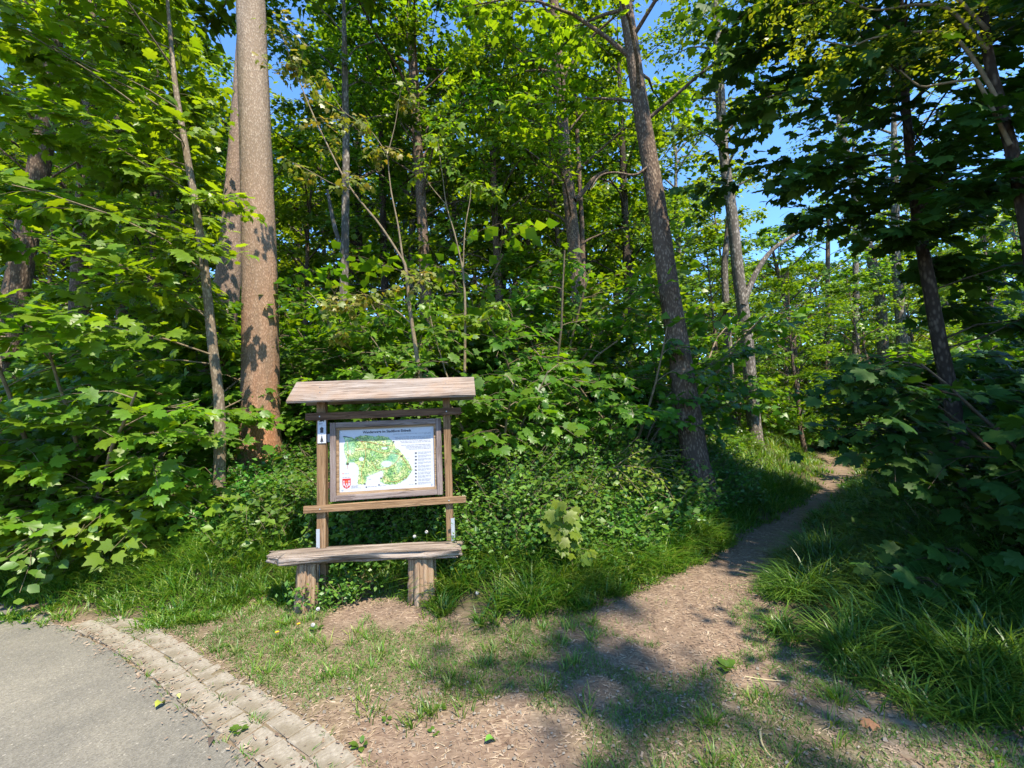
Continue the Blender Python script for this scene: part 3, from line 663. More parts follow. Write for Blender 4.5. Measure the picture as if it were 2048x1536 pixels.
def map_mat():
    m, nt, nd, lk = mat_new('map_print'); tc = nd.new('ShaderNodeTexCoord')
    def nz(s, d=4, w=0.0):
        n = nd.new('ShaderNodeTexNoise'); n.inputs['Scale'].default_value = s; n.inputs['Detail'].default_value = d; n.inputs['Distortion'].default_value = w
        lk.new(tc.outputs['Object'], n.inputs['Vector']); return n.outputs[0]
    a = ramp(nd, [(0.30, (0.10, 0.22, 0.09)), (0.43, (0.20, 0.32, 0.11)), (0.52, (0.31, 0.38, 0.15)), (0.60, (0.40, 0.43, 0.20)), (0.68, (0.46, 0.50, 0.34))]); lk.new(nz(13, 5, 0.6), a.inputs[0])
    b = ramp(nd, [(0.42, (0.12, 0.28, 0.16)), (0.5, (0.8, 0.9, 0.7)), (0.60, (1.5, 1.5, 1.4))]); lk.new(nz(75, 3), b.inputs[0])
    mx = N(nd, 'ShaderNodeMix', data_type='RGBA', blend_type='MULTIPLY'); mx.inputs[0].default_value = 0.75; lk.new(a.outputs[0], mx.inputs[6]); lk.new(b.outputs[0], mx.inputs[7])
    c = ramp(nd, [(0.52, (0, 0, 0)), (0.62, (1, 1, 1))]); lk.new(nz(7, 2), c.inputs[0])
    m2 = N(nd, 'ShaderNodeMix', data_type='RGBA'); mf = N(nd, 'ShaderNodeMath', operation='MULTIPLY'); mf.inputs[1].default_value = 0.35; lk.new(c.outputs[0], mf.inputs[0])
    lk.new(mf.outputs[0], m2.inputs[0]); lk.new(mx.outputs[2], m2.inputs[6]); m2.inputs[7].default_value = (0.20, 0.48, 0.36, 1)
    p = nd.new('ShaderNodeBsdfPrincipled'); p.inputs['Roughness'].default_value = 0.4; lk.new(m2.outputs[2], p.inputs['Base Color'])
    o = nd.new('ShaderNodeOutputMaterial'); lk.new(p.outputs[0], o.inputs[0]); return m
MAPO = [(415, 480), (520, 495), (560, 510), (600, 480), (700, 462), (760, 470), (800, 482), (850, 468), (920, 470), (980, 490), (1020, 520), (1050, 560), (1060, 600), (1110, 650), (1150, 690),
        (1190, 740), (1225, 790), (1250, 830), (1260, 870), (1285, 905), (1260, 950), (1230, 1000), (1180, 1040), (1130, 1070), (1080, 1090), (1000, 1098), (930, 1085), (880, 1060), (865, 1020), (910, 1000),
        (910, 950), (890, 920), (840, 940), (760, 975), (700, 1000), (700, 1040), (690, 1080), (640, 1095), (595, 1090), (590, 1020), (600, 960), (610, 890), (580, 840), (540, 815), (490, 820), (470, 850), (450, 840), (455, 780), (430, 700), (425, 620), (440, 560)]
r_ = random.Random(8); fine = []
for i, p in enumerate(MAPO):
    q = MAPO[(i + 1) % len(MAPO)]
    for t in (0, 0.34, 0.67): fine.append((p[0] + (q[0] - p[0]) * t + r_.uniform(-7, 7), p[1] + (q[1] - p[1]) * t + r_.uniform(-7, 7)))
mp_ = MB(); print_poly(mp_, fine, 0.0008); mp_.build('map_print', map_mat(), panel)
lk_ = MB(); print_poly(lk_, ell(955, 832, 62, 42, 16, 0.12, 3), 0.0014); print_poly(lk_, ell(930, 632, 40, 15, 12, 0.15, 4), 0.0014); print_poly(lk_, ell(640, 770, 30, 24, 12, 0.2, 5), 0.0014)
lk_.build('pale_clearing_print', TEAL, panel)
def stroke(mb, pts, w, lift):
    P_ = np.array([uvp(*p) for p in spline(pts, len(pts) * 5)]); T_ = unit(np.gradient(P_, axis=0)); n_ = np.stack([-T_[:, 1], T_[:, 0]], -1) * w / 2
    A, B = P_ + n_, P_ - n_; k = len(P_); V = np.array([(x, PY - lift, z) for x, z in np.concatenate([A, B])])
    mb.add(V, np.array([[i, k + i, k + i + 1, i + 1] for i in range(k - 1)]))
tr_ = MB()
for pts in ([(470, 540), (480, 700), (470, 830), (470, 895)], [(590, 500), (680, 600), (690, 760), (640, 940), (660, 1070)], [(560, 660), (720, 640), (900, 690), (1040, 690), (1140, 720)],
            [(1140, 725), (1040, 850), (930, 900), (830, 900), (760, 790)], [(1140, 725), (1230, 860), (1275, 905)], [(900, 990), (980, 1050), (1100, 1050), (1220, 985)], [(620, 540), (760, 560), (900, 590), (1040, 600)]):
    stroke(tr_, pts, 0.0032, 0.0020)
tr_.build('trail_print', TRAIL, panel)
wk = MB(); r_ = random.Random(21)                  # small way marks on the map
for _ in range(42):
    x_, y_ = r_.uniform(450, 1240), r_.uniform(500, 1080)
    if inside(np.array([x_]), np.array([y_]), np.array(MAPO, float))[0] and math.hypot((x_ - 955) / 75, (y_ - 832) / 55) > 1:
        print_poly(wk, [(x_, y_), (x_ + 7, y_), (x_ + 7, y_ + 16), (x_, y_ + 16)], 0.0026)
wk.build('way_mark_print', WHITE, panel)
# lettering: title from a font, small print as broken lines of word-length strokes
def lettering(name, body, px0, px1, py, mat, parent, bold=0.0, hgt=None):
    cu = bpy.data.curves.new(name, 'FONT'); cu.body = body; cu.size = 1.0; cu.resolution_u = 2; cu.offset = bold
    tmp = bpy.data.objects.new(name, cu); COL.objects.link(tmp)
    dg = bpy.context.evaluated_depsgraph_get(); me = bpy.data.meshes.new_from_object(tmp.evaluated_get(dg))
    bpy.data.objects.remove(tmp); bpy.data.curves.remove(cu)
    n = len(me.vertices); co = np.zeros(n * 3, np.float32); me.vertices.foreach_get('co', co); co = co.reshape(-1, 3)
    w = co[:, 0].max() - co[:, 0].min(); (a, za), (b, zb) = uvp(*px0), uvp(*px1); s = (b - a) / w
    sv = s if hgt is None else hgt
    out = np.stack([a + (co[:, 0] - co[:, 0].min()) * s, np.full(n, PY - 0.0012), za + co[:, 1] * sv], -1).astype(np.float32)
    me.vertices.foreach_set('co', out.ravel()); me.update(); me.materials.clear()
    return link(name, me, mat, parent)
lettering('title_lettering', 'Wanderwege im Stadtforst Einbeck', (660, 444), (1270, 412), 0, INK, panel, 0.03, 0.034)
tx = MB(); r_ = random.Random(4)
def words(x0, x1, y, h, slope=-0.055, dens=1.0):
    x = x0
    while x < x1:
        w = r_.uniform(14, 46); w = min(w, x1 - x)
        yy = y + slope * (x - x0)
        if w > 6: print_poly(tx, [(x, yy), (x + w, yy + slope * w), (x + w, yy + h + slope * w), (x, yy + h)], 0.0010)
        x += w + r_.uniform(5, 9)
words(1040, 1518, 448, 4); words(1430, 1518, 440, 4)
for k, xs in enumerate((1062, 1068, 1072, 1130, 1140)): words(xs, 1520, 488 + k * 17, 5)
for k, xs in enumerate((1140, 1200, 1205, 1240)): words(xs, 1522, 592 + k * 16, 5)
for k in range(10):
    for j in range(3): words(1358, 1390 + r_.uniform(30, 145) if j == 2 else 1525, 676 + k * 43.5 + j * 11, 3.2)
for k in range(4): words(512, 560 + r_.uniform(30, 80), 1112 + k * 10, 3)
words(715, 830, 1122, 4); words(850, 955, 1112, 3); words(430, 486, 958, 4); words(405, 500, 1006, 4); words(1165, 1245, 760, 3); words(730, 770, 1028, 3); words(1240, 1290, 1092, 3)
tx.build('small_print', INKG, panel)['kind'] = 'stuff'
ic = MB(); r_ = random.Random(6)
for k in range(10):
    cx_, cy_ = 1328, 690 + k * 43.5
    print_poly(ic, ell(cx_, cy_, 13, 9, 9, 0.35, k), 0.0010)
    print_poly(ic, [(cx_ - 9, cy_ + 4), (cx_ - 4, cy_ + 4), (cx_ - 6, cy_ + 14), (cx_ - 11, cy_ + 14)], 0.0012); print_poly(ic, [(cx_ + 4, cy_ + 4), (cx_ + 9, cy_ + 4), (cx_ + 9, cy_ + 14), (cx_ + 5, cy_ + 14)], 0.0012)
print_poly(ic, [(1130, 725), (1162, 722), (1162, 738), (1130, 741)], 0.0028); print_poly(ic, [(455, 826), (486, 824), (486, 842), (455, 844)], 0.0028)
print_poly(ic, [(690, 1122), (708, 1120), (708, 1136), (690, 1138)], 0.0010); print_poly(ic, [(846, 1104), (858, 1086), (872, 1102)], 0.0028); print_poly(ic, [(418, 486), (426, 476), (508, 492), (500, 500)], 0.0028)
for q in ((1047, 544), (885, 1014), (1058, 948), (682, 1086)): print_poly(ic, ell(*q, 10, 9, 10), 0.0030)
ic.build('legend_icons', INK, panel)
cr = MB(); print_poly(cr, [(402, 1024), (506, 1018), (504, 1100), (490, 1130), (455, 1150), (420, 1134), (404, 1104)], 0.0008); cr.build('crest', RED, panel)
cw = MB()
for q in ([(415, 1048), (428, 1047), (428, 1072), (415, 1073)], [(413, 1080), (432, 1079), (432, 1116), (413, 1106)], [(478, 1044), (491, 1043), (491, 1068), (478, 1069)], [(476, 1076), (494, 1075), (494, 1106), (476, 1116)], [(446, 1082), (463, 1081), (463, 1098), (446, 1099)], [(438, 1104), (450, 1103), (450, 1136), (438, 1130)], [(460, 1102), (470, 1101), (470, 1128), (460, 1134)]): print_poly(cw, q, 0.0014)
cw.build('crest_castle', WHITE, panel)
cg = MB(); print_poly(cg, ell(454, 1060, 15, 14, 12), 0.0014); print_poly(cg, ell(412, 957, 8, 8, 10), 0.0010); cg.build('crest_disc', REDL, panel)
for q in ((396, 424), (1522, 364), (403, 1164), (1536, 1090)):
    (xx, zz) = uvp(*q); s_ = MB(); V, Qd = tubes(np.array([[[xx, PY - .0005, zz], [xx, PY - 0.004, zz]]]), np.array([[0.0085, 0.007]]), 10); s_.add(V, Qd); s_.add(V[10:], np.array([list(range(10))])); s_.build('screw', STEEL, panel)
# white way-mark plate on the left post with boar, mushroom and conifer
wy = -0.0475
pa, pb = loc(636, 836, wy), loc(652, 886, wy); pcx = (pa[0] + pb[0]) / 2 - 0.001
ph = (pa[1] - pb[1]); pw = 0.074
plate = MB().box((pcx, wy, pb[1] + ph / 2), (pw, 0.004, ph)).build('waymark_plate', WHITE, board)
pm = MB()
def plate_poly(pts, lift=0.001):
    V = [(pcx + (x - 0.5) * pw, wy - 0.002 - lift, pa[1] - y * ph) for x, y in pts]; pm.add(np.array(V), np.array([list(range(len(V)))]))
plate_poly([(0.2, 0.16), (0.24, 0.12), (0.3, 0.10), (0.36, 0.05), (0.5, 0.035), (0.72, 0.04), (0.8, 0.06), (0.8, 0.1), (0.74, 0.13), (0.72, 0.17), (0.66, 0.17), (0.66, 0.13), (0.48, 0.14), (0.46, 0.17), (0.4, 0.17), (0.4, 0.13), (0.28, 0.165)])
for k in range(3): plate_poly([(0.16 + k * .15, 0.22), (0.27 + k * .15, 0.215), (0.25 + k * .15, 0.26), (0.19 + k * .15, 0.262)])
plate_poly([(0.25, 0.455), (0.30, 0.40), (0.42, 0.368), (0.56, 0.368), (0.68, 0.40), (0.74, 0.45), (0.68, 0.46), (0.70, 0.58), (0.6, 0.595), (0.4, 0.595), (0.3, 0.58), (0.34, 0.47)])
plate_poly([(0.5, 0.68), (0.58, 0.76), (0.56, 0.78), (0.66, 0.86), (0.62, 0.87), (0.72, 0.94), (0.54, 0.945), (0.54, 0.985), (0.46, 0.985), (0.46, 0.945), (0.28, 0.94), (0.38, 0.87), (0.34, 0.86), (0.44, 0.78), (0.42, 0.76)])
for y in (0.03, 0.33, 0.64): plate_poly([(0.47, y - .008), (0.53, y - .008), (0.53, y + .008), (0.47, y + .008)])
for y in (0.305, 0.655): plate_poly([(0.06, y), (0.94, y - 0.004), (0.94, y), (0.06, y + .004)], 0.0006)
pm.build('waymark_icons', INK, plate)
p2 = loc(659, 876, 0.018); MB().box((p2[0], 0.0175, p2[1]), (0.07, 0.003, 0.075)).build('waymark_plate', WHITE, board)
# galvanised straps at the post feet
for xx, s_, px, py0, py1 in ((xl, -1, 636, 1058, 1110), (xr, 1, 907, 1036, 1082)):
    za, zb = loc(px, py0, -0.03)[1], -0.05
    b_ = MB().box((xx + s_ * 0.0425, -0.012, (za + zb) / 2), (0.006, 0.045, za - zb)); b_.box((xx + s_ * 0.026, -0.0445, (za + zb) / 2 + 0.002), (0.03, 0.004, za - zb))
    st = b_.build('post_strap', STEEL, board)
    V, Qd = tubes(np.array([[[xx + s_ * .032, -0.046, za - 0.16], [xx + s_ * .032, -0.053, za - 0.16]]]), np.array([[0.008, 0.007]]), 6)
    bl = MB(); bl.add(V, Qd); bl.add(V[6:], np.array([list(range(6))])); bl.build('bolt', INKG, st)

# ------------------------------------------------------------------ log bench
bl_, br_ = at(508, 1133, 3.58), at(919, 1088, 3.70)
ba = math.atan2(br_[1] - bl_[1], br_[0] - bl_[0]); blen = math.hypot(br_[1] - bl_[1], br_[0] - bl_[0])
bench = empty('log_bench', (bl_[0], bl_[1], 0), ba)
tag(bench, 'rough weathered log bench on two stump legs in front of the map board', 'bench')
r_ = np.random.default_rng(3); K, S_ = 90, 44
V = []
ztop = 0.475
for k in range(K):
    t = k / (K - 1); x = t * blen
    tap = min(1, 0.25 + t * 6.5) if t < 0.12 else 1
    for i in range(S_):
        a = i / S_ * 2 * PI
        cyv, czv = math.cos(a), math.sin(a)
        y = 0.135 * np.sign(cyv) * abs(cyv) ** 0.6; z = 0.045 * np.sign(czv) * abs(czv) ** 0.55
        g = fbm(np.array([x * 1.1 + i * 0.02]), np.array([i * 0.9 + 5.0]), 1.0, 2)[0] - 0.5
        g2 = fbm(np.array([x * 5]), np.array([i * 1.7]), 1.0, 2)[0] - 0.5
        y *= 1 + 0.40 * g + 0.12 * g2; z *= 0.72 + 1.2 * g + 0.5 * g2
        if czv > 0: z = 0.045 + (z - 0.045) * 0.35
        yy = 0.15 + y * (0.62 + 0.38 * tap) + 0.02 * math.sin(x * 2.1) + (1 - tap) * 0.11
        V.append((x + (0.02 * r_.normal() if k in (0, K - 1) else 0) + (0.12 * (0.15 - y) * (1 - t) if t < .1 else 0), yy, ztop - 0.045 + z * (0.55 + 0.45 * tap) + 0.012 * math.sin(x * 1.7 + 1)))
Fq = [[k * S_ + i, (k + 1) * S_ + i, (k + 1) * S_ + (i + 1) % S_, k * S_ + (i + 1) % S_] for k in range(K - 1) for i in range(S_)]
mb = MB(); mb.add(np.array(V), [np.array(Fq)]); mb.F[S_] = [np.array([list(range(S_)), [(K - 1) * S_ + i for i in range(S_)][::-1]])]
mb.build('seat', W_SEAT, bench, True)
def stump(xc, yc, r0, hgt, seed, lean=0.0):
    q = np.random.default_rng(seed); S2, K2 = 46, 14; V = []
    prof = 1 + 0.10 * q.normal(size=S2); prof = (prof + np.roll(prof, 1)) / 2
    for _ in range(7): prof[q.integers(0, S2)] *= 0.74
    for k in range(K2):
        z = -0.08 + (hgt + 0.08) * k / (K2 - 1)
        for i in range(S2):
            a = i / S2 * 2 * PI; rr = r0 * prof[i] * (1.10 - 0.14 * k / (K2 - 1)) * (1 + 0.02 * q.normal())
            V.append((xc + rr * math.cos(a) + lean * z, yc + rr * math.sin(a) * 0.85, z))
    Fq = [[k * S2 + i, k * S2 + (i + 1) % S2, (k + 1) * S2 + (i + 1) % S2, (k + 1) * S2 + i] for k in range(K2 - 1) for i in range(S2)]
    m_ = MB(); m_.add(np.array(V), [np.array(Fq)]); m_.F[S2] = [np.array([[(K2 - 1) * S2 + i for i in range(S2)]])]
    return m_
p1 = at(611, 1180, 3.75); p2_ = at(845, 1190, 3.78)
ux, uy = math.cos(ba), math.sin(ba)
for p, r0, sd_, ln_ in ((p1, 0.088, 1, 0.05), (p2_, 0.115, 2, 0.0)):
    lx = (p[0] - bl_[0]) * ux + (p[1] - bl_[1]) * uy
    stump(lx, 0.15, r0, 0.405, sd_, ln_).build('leg', W_LEG, bench, True)

# ------------------------------------------------------------------ trees
def line_from(pxs, D, dz_top=None, ground=True):
    """stem centre line from photo points; D a number or one depth per point"""
    Ds = D if hasattr(D, '__len__') else [D] * len(pxs)
    return np.array([at(x, y, d) for (x, y), d in zip(pxs, Ds)])
def stem_mesh(P, Rr, r, sides=14, n=28, flare=0.0, wob=0.02):
    C = spline(np.column_stack([P, Rr]), n); Pc, Rc = C[:, :3], C[:, 3].copy()
    if flare:
        h_ = Pc[:, 2] - Pc[0, 2]; Rc = Rc * (1 + flare * np.exp(-h_ / 0.28))
    return tubes(Pc[None], Rc[None], sides, wob, r), Pc, Rc
def make_tree(name, label, P, Rr, bark, cr=None, leaf=None, tmpl=MAPLE_MID, group=None, seed=0, flare=0.25, sides=14, extra_limbs=None,
              n_leaf_parts=0, twig_mat=None, twigs=True, cat='tree', extra_leaves=None):
    r = np.random.default_rng(seed + 100)
    P = np.asarray(P, float).copy(); Rr = np.asarray(Rr, float)
    gz = h1(P[0, 0], P[0, 1]); base = np.array([P[0, 0], P[0, 1], gz])
    if P[0, 2] > gz - 0.1:
        P = np.concatenate([[[P[0, 0], P[0, 1], gz - 0.15]], P]) if P[0, 2] > gz + 0.05 else np.concatenate([[P[0] - [0, 0, 0.2]], P[1:]])
        if len(P) > len(Rr): Rr = np.concatenate([[Rr[0] * 1.04], Rr])
    P = P - base
    root = empty(name, tuple(base)); tag(root, label, cat, group)
    (V, Qd), Pc, Rc = stem_mesh(P, Rr, r, sides, max(12, len(P) * 5), flare)
    link('trunk', mesh_np('trunk', V, [Qd], True), bark, root)
    allb = MB(); lv = []
    for c in (cr or []):
        c = dict(c); src = c.pop('spine', None)
        sp = Pc if src is None else np.asarray(src) - base
        g = crown_geo(r, sp, tmpl=tmpl, **c); lv.append(g['leaves'])
        V, Qd = tubes(g['limbs'], g['limb_r'], 5); allb.add(V, Qd)
        if twigs:
            V, Qd = tubes(g['twigs'], np.full(g['twigs'].shape[:2], 1.0) * (c.get('limb_r', 0.03) * 0.16) * np.linspace(1, .4, 4)[None], 3); allb.add(V, Qd)
    for (pl, rl) in (extra_limbs or []):
        pl = np.asarray(pl) - base; C = spline(np.column_stack([pl, rl]), 16); V, Qd = tubes(C[None, :, :3], C[None, :, 3], 7, 0.04, r); link('limb', mesh_np('limb', V, [Qd], True), twig_mat or bark, root)
    if extra_leaves: lv += [(a - base, b, c_, d_) for a, b, c_, d_ in extra_leaves]
    if allb.n: allb.build('branches', twig_mat or bark, root, True)
    if lv:
        L = join_leaves(*lv)
        if n_leaf_parts:
            pw = L[0] + base; dep = pw[:, 1]
            sc_ = L[3] / np.maximum(dep, 0.5)
            d_ = (pw - np.array((0, 0, CAM_H))) @ CMN; u = d_[:, 0] / -d_[:, 2] * FPX + 1024; v = 768 - d_[:, 1] / -d_[:, 2] * FPX
            ok = (u > -20) & (u < 2070) & (v > -20) & (v < 1540) & (dep > 0.5)
            idx = np.argsort(-np.where(ok, sc_, 0))[:n_leaf_parts]
            single_leaves(root, tmpl, leaf, [x[idx] for x in L])
            keep = np.ones(len(L[0]), bool); keep[idx] = False; L = tuple(x[keep] for x in L)
        o = link('crown', leaves_mesh('crown', tmpl, *L), leaf, root)
        if n_leaf_parts: o['kind'] = 'stuff'
    return root
_leafmesh = {}
def single_leaves(root, tmpl, mat, L):
    key = (id(tmpl), mat.name)
    if key not in _leafmesh:
        me = mesh_np('leaf', tmpl[0], [tmpl[1]], True); me.materials.append(mat); _leafmesh[key] = me
    me = _leafmesh[key]
    A = unit(L[1]); Nn = unit(L[2] - (L[2] * A).sum(1, keepdims=True) * A); X = np.cross(A, Nn)
    for i in range(len(A)):
        o = bpy.data.objects.new('leaf', me); COL.objects.link(o); o.parent = root
        s = float(L[3][i]); m_ = Matrix.Identity(4)
        for k in range(3):
            m_[k][0] = X[i][k] * s; m_[k][1] = A[i][k] * s; m_[k][2] = Nn[i][k] * s; m_[k][3] = L[0][i][k]
        o.matrix_local = m_
def ext(P, top, lean=(0, 0)):
    """carry a stem on above the picture to height top"""
    P = np.asarray(P); d = P[-1] - P[-2]; d = d / max(d[2], 1e-3); k = top - P[-1, 2]
    q = P[-1] + d * k * 0.6; q2 = q + (d * 0.7 + np.array([lean[0], lean[1], 0.3])) * k * 0.4; q2[2] = top
    return np.concatenate([P, [q, q2]])

# 1 the big straight trunk left of the board
P = ext(line_from([(520, 918), (521, 860), (521, 740), (519, 520), (512, 300), (505, 100), (500, -40)], 6.1), 19)
make_tree('forest_tree', 'thickest straight trunk with reddish bark standing left of the map board', P, np.array([.285, .258, .245, .232, .216, .206, .20, .15, .05]), M['bark_big'],
          [dict(z0=10.5, z1=17, radius=3.6, n_limb=16, n_twig=18, m_leaf=12, size=0.24, limb_r=0.06)], M['far'], LEAF_FAR, seed=1, flare=0.26, sides=40)
# 2 the leaning pink-barked trunk just behind it
P = ext(line_from([(392, 885), (412, 800), (438, 690), (452, 600), (464, 480), (474, 330), (480, 230)], 7.6), 17)
make_tree('forest_tree', 'pink barked trunk leaning right behind the thickest trunk', P, np.array([.26, .24, .225, .215, .20, .17, .15, .10, .04]), M['bark_pink'],
          [dict(z0=9, z1=16, radius=3.0, n_limb=14, n_twig=16, m_leaf=12, size=0.24, limb_r=0.05)], M['far'], LEAF_FAR, seed=2, sides=22,
          extra_limbs=[(line_from([(455, 610), (440, 700), (428, 780), (395, 850), (368, 895)], 7.4), [.10, .12, .13, .14, .16])])
# 3 right-hand leaning trunk by the path
P = ext(line_from([(1402, 992), (1392, 930), (1376, 820), (1358, 700), (1340, 590), (1312, 400), (1284, 230), (1256, 40), (1246, -40)], [5.9, 5.9, 5.95, 6, 6, 6.1, 6.2, 6.3, 6.3]), 16)
make_tree('forest_tree', 'tall brown trunk leaning left beside the footpath', P, np.array([.22, .185, .165, .152, .142, .132, .12, .106, .10, .08, .03]), M['bark_brown'],
          [dict(z0=5.6, z1=15, radius=2.6, n_limb=26, n_twig=16, m_leaf=12, size=0.15, limb_r=0.035)], M['maple_lit'], MAPLE_MID, seed=3, sides=26, flare=0.22,
          extra_limbs=[(line_from([(1300, 330), (1270, 350), (1230, 345), (1200, 352), (1180, 380)], [6.1, 6, 6, 5.9, 5.9]), [.02, .018, .015, .012, .008])])
# 4 sunlit maple at the left: pale slender stem, sprays reaching left
P = line_from([(440, 880), (437, 790), (425, 690), (412, 560), (394, 430), (374, 310), (352, 180), (340, 60), (330, -60)], [5.0, 5.0, 5, 5, 4.95, 4.9, 4.9, 4.9, 4.9])
PC = P
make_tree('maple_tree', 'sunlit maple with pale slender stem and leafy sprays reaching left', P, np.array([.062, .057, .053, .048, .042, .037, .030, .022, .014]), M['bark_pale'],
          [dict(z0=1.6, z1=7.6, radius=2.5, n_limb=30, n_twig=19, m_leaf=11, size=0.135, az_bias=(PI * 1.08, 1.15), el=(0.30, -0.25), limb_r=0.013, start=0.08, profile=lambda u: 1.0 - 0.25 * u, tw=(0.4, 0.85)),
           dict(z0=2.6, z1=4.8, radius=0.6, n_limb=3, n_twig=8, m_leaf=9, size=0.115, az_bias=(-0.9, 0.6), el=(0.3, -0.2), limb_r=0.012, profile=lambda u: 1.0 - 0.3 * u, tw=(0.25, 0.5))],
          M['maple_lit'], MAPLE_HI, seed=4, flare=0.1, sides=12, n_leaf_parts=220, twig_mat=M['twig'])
# a second, further-left maple: only sprays and a shaded trunk show
P = line_from([(8, 760), (14, 680), (40, 540), (62, 420), (84, 300), (100, 180), (110, 60)], 6.6)
make_tree('maple_tree', 'dark thick trunk at the far edge of the wood with maple leaves before it', P, np.array([.18, .165, .155, .145, .135, .12, .105]), M['bark_brown'],
          [dict(z0=4.0, z1=9.5, radius=2.8, n_limb=22, n_twig=14, m_leaf=11, size=0.14, az_bias=(-1.45, 1.5), el=(0.35, -0.25), limb_r=0.016, profile=lambda u: 0.9 + 0 * u)], M['maple_lit'], MAPLE_MID, seed=5, sides=18)
P = ext(line_from([(150, 780), (152, 700), (158, 560), (166, 420), (172, 320), (178, 150)], 9.0), 14)
make_tree('forest_tree', 'shaded brown trunk deep among the leaves of the sunlit maple', P, np.array([.17, .16, .15, .14, .13, .11, .08, .03]), M['bark_brown'],
          [dict(z0=3.5, z1=13, radius=3.2, n_limb=24, n_twig=15, m_leaf=12, size=0.17, limb_r=0.04)], M['maple'], MAPLE_MID, seed=6)
# low maple bush by the road
def bush(name, label, base_px, D, hgt, rad, stems, n_twig, m, size, leaf, tmpl, seed, az=None, parts=0, group=None, el=(0.6, -0.15), cat='bush', bare=0.15, tw=(0.3, 0.6), bark='twig', droop=0.25, tilt=0.35):
    r = np.random.default_rng(seed + 500); g0 = at(*base_px, D); gz = h1(g0[0], g0[1]); base = np.array([g0[0], g0[1], gz])
    root = empty(name, tuple(base)); tag(root, label, cat, group)
    a0 = np.arange(stems) * 2.399 + r.normal(0, .3, stems)
    if az is not None: a0 = az[0] + az[1] * np.sin(a0)
    S = np.zeros((stems, 3)); S[:, :2] = r.normal(0, 0.06, (stems, 2)); S[:, 2] = -0.05
    Ls = hgt * (0.75 + 0.4 * r.random(stems))
    ST = grow(r, S, a0, 1.15 + r.normal(0, .1, stems), 0.75 + r.normal(0, .25, stems), Ls, 7, 0.08)
    mb = MB(); V, Qd = tubes(ST, (0.010 + 0.008 * hgt) * np.linspace(1, .3, 7)[None] * np.ones((stems, 1)), 6); mb.add(V, Qd)
    # side limbs
    nl = 7; t = bare + (1 - bare) * (np.arange(nl)[None] + r.random((stems, nl))) / nl
    Q_, Dq = along(ST, t); Q_ = Q_.reshape(-1, 3)
    az_ = (r.random(len(Q_)) * 2 * PI) if az is None else az[0] + az[1] * r.normal(0, .8, len(Q_))
    Ll = rad * (1.05 - 0.6 * t.ravel()) * (0.6 + 0.5 * r.random(len(Q_)))
    LM = grow(r, Q_, az_, el[0] + r.normal(0, .15, len(Q_)), el[1] + r.normal(0, .15, len(Q_)), Ll, 5, .1)
    V, Qd = tubes(LM, 0.007 * np.linspace(1, .35, 5)[None] * np.ones((len(LM), 1)), 4); mb.add(V, Qd)
    tt = 0.2 + 0.8 * r.random((len(LM), n_twig)); q, dq = along(LM, tt)
    ang = r.uniform(-1.25, 1.25, tt.shape); ca, sa = np.cos(ang), np.sin(ang)
    dt = np.stack([dq[..., 0] * ca - dq[..., 1] * sa, dq[..., 0] * sa + dq[..., 1] * ca, dq[..., 2] * .5 + r.normal(.05, .2, ang.shape)], -1).reshape(-1, 3)
    q = q.reshape(-1, 3); lt = r.uniform(*tw, len(q))
    L = spray(r, q, unit(dt), lt, m, size, droop, tilt, 0.3)
    k = np.linspace(0, 1, 3); TP = q[:, None] + unit(dt)[:, None] * (lt[:, None] * k)[..., None]; TP[..., 2] -= droop * lt[:, None] * k ** 2
    V, Qd = tubes(TP, np.full(TP.shape[:2], 0.0028), 3); mb.add(V, Qd)
    mb.build('stems', M[bark], root, True)
    gzl = height(L[0][:, 0] + base[0], L[0][:, 1] + base[1]) - gz
    keep = L[0][:, 2] > gzl + 0.03; L = tuple(x[keep] for x in L)
    if parts:
        pw = L[0] + base; idx = np.argsort(-L[3] / np.maximum(pw[:, 1], .5))[:parts]; single_leaves(root, tmpl, leaf, [x[idx] for x in L])
        kp = np.ones(len(L[0]), bool); kp[idx] = False; L = tuple(x[kp] for x in L)
    o = link('crown', leaves_mesh('crown', tmpl, *L), leaf, root)
    if parts: o['kind'] = 'stuff'
    return root
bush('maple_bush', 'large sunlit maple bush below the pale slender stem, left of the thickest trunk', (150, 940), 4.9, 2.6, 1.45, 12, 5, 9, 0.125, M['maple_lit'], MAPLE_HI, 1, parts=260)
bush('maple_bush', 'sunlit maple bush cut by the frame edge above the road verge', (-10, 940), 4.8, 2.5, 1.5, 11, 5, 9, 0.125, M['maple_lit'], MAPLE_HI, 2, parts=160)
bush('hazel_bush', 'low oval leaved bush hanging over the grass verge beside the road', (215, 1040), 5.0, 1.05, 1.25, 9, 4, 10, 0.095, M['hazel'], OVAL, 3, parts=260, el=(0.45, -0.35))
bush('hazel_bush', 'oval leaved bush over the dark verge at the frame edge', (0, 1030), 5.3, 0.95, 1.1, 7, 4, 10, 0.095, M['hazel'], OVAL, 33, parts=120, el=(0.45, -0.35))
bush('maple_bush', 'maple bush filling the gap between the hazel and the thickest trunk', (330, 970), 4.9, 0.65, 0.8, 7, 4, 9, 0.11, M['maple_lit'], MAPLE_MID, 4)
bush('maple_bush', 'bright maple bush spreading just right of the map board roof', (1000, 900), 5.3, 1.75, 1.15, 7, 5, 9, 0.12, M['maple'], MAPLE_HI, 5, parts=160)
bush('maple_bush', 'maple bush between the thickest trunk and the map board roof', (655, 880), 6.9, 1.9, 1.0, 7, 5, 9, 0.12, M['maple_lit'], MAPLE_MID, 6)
bush('maple_bush', 'shaded maple bush left of the leaning brown trunk', (1250, 900), 6.4, 2.2, 1.4, 8, 5, 9, 0.12, M['maple'], MAPLE_MID, 7)
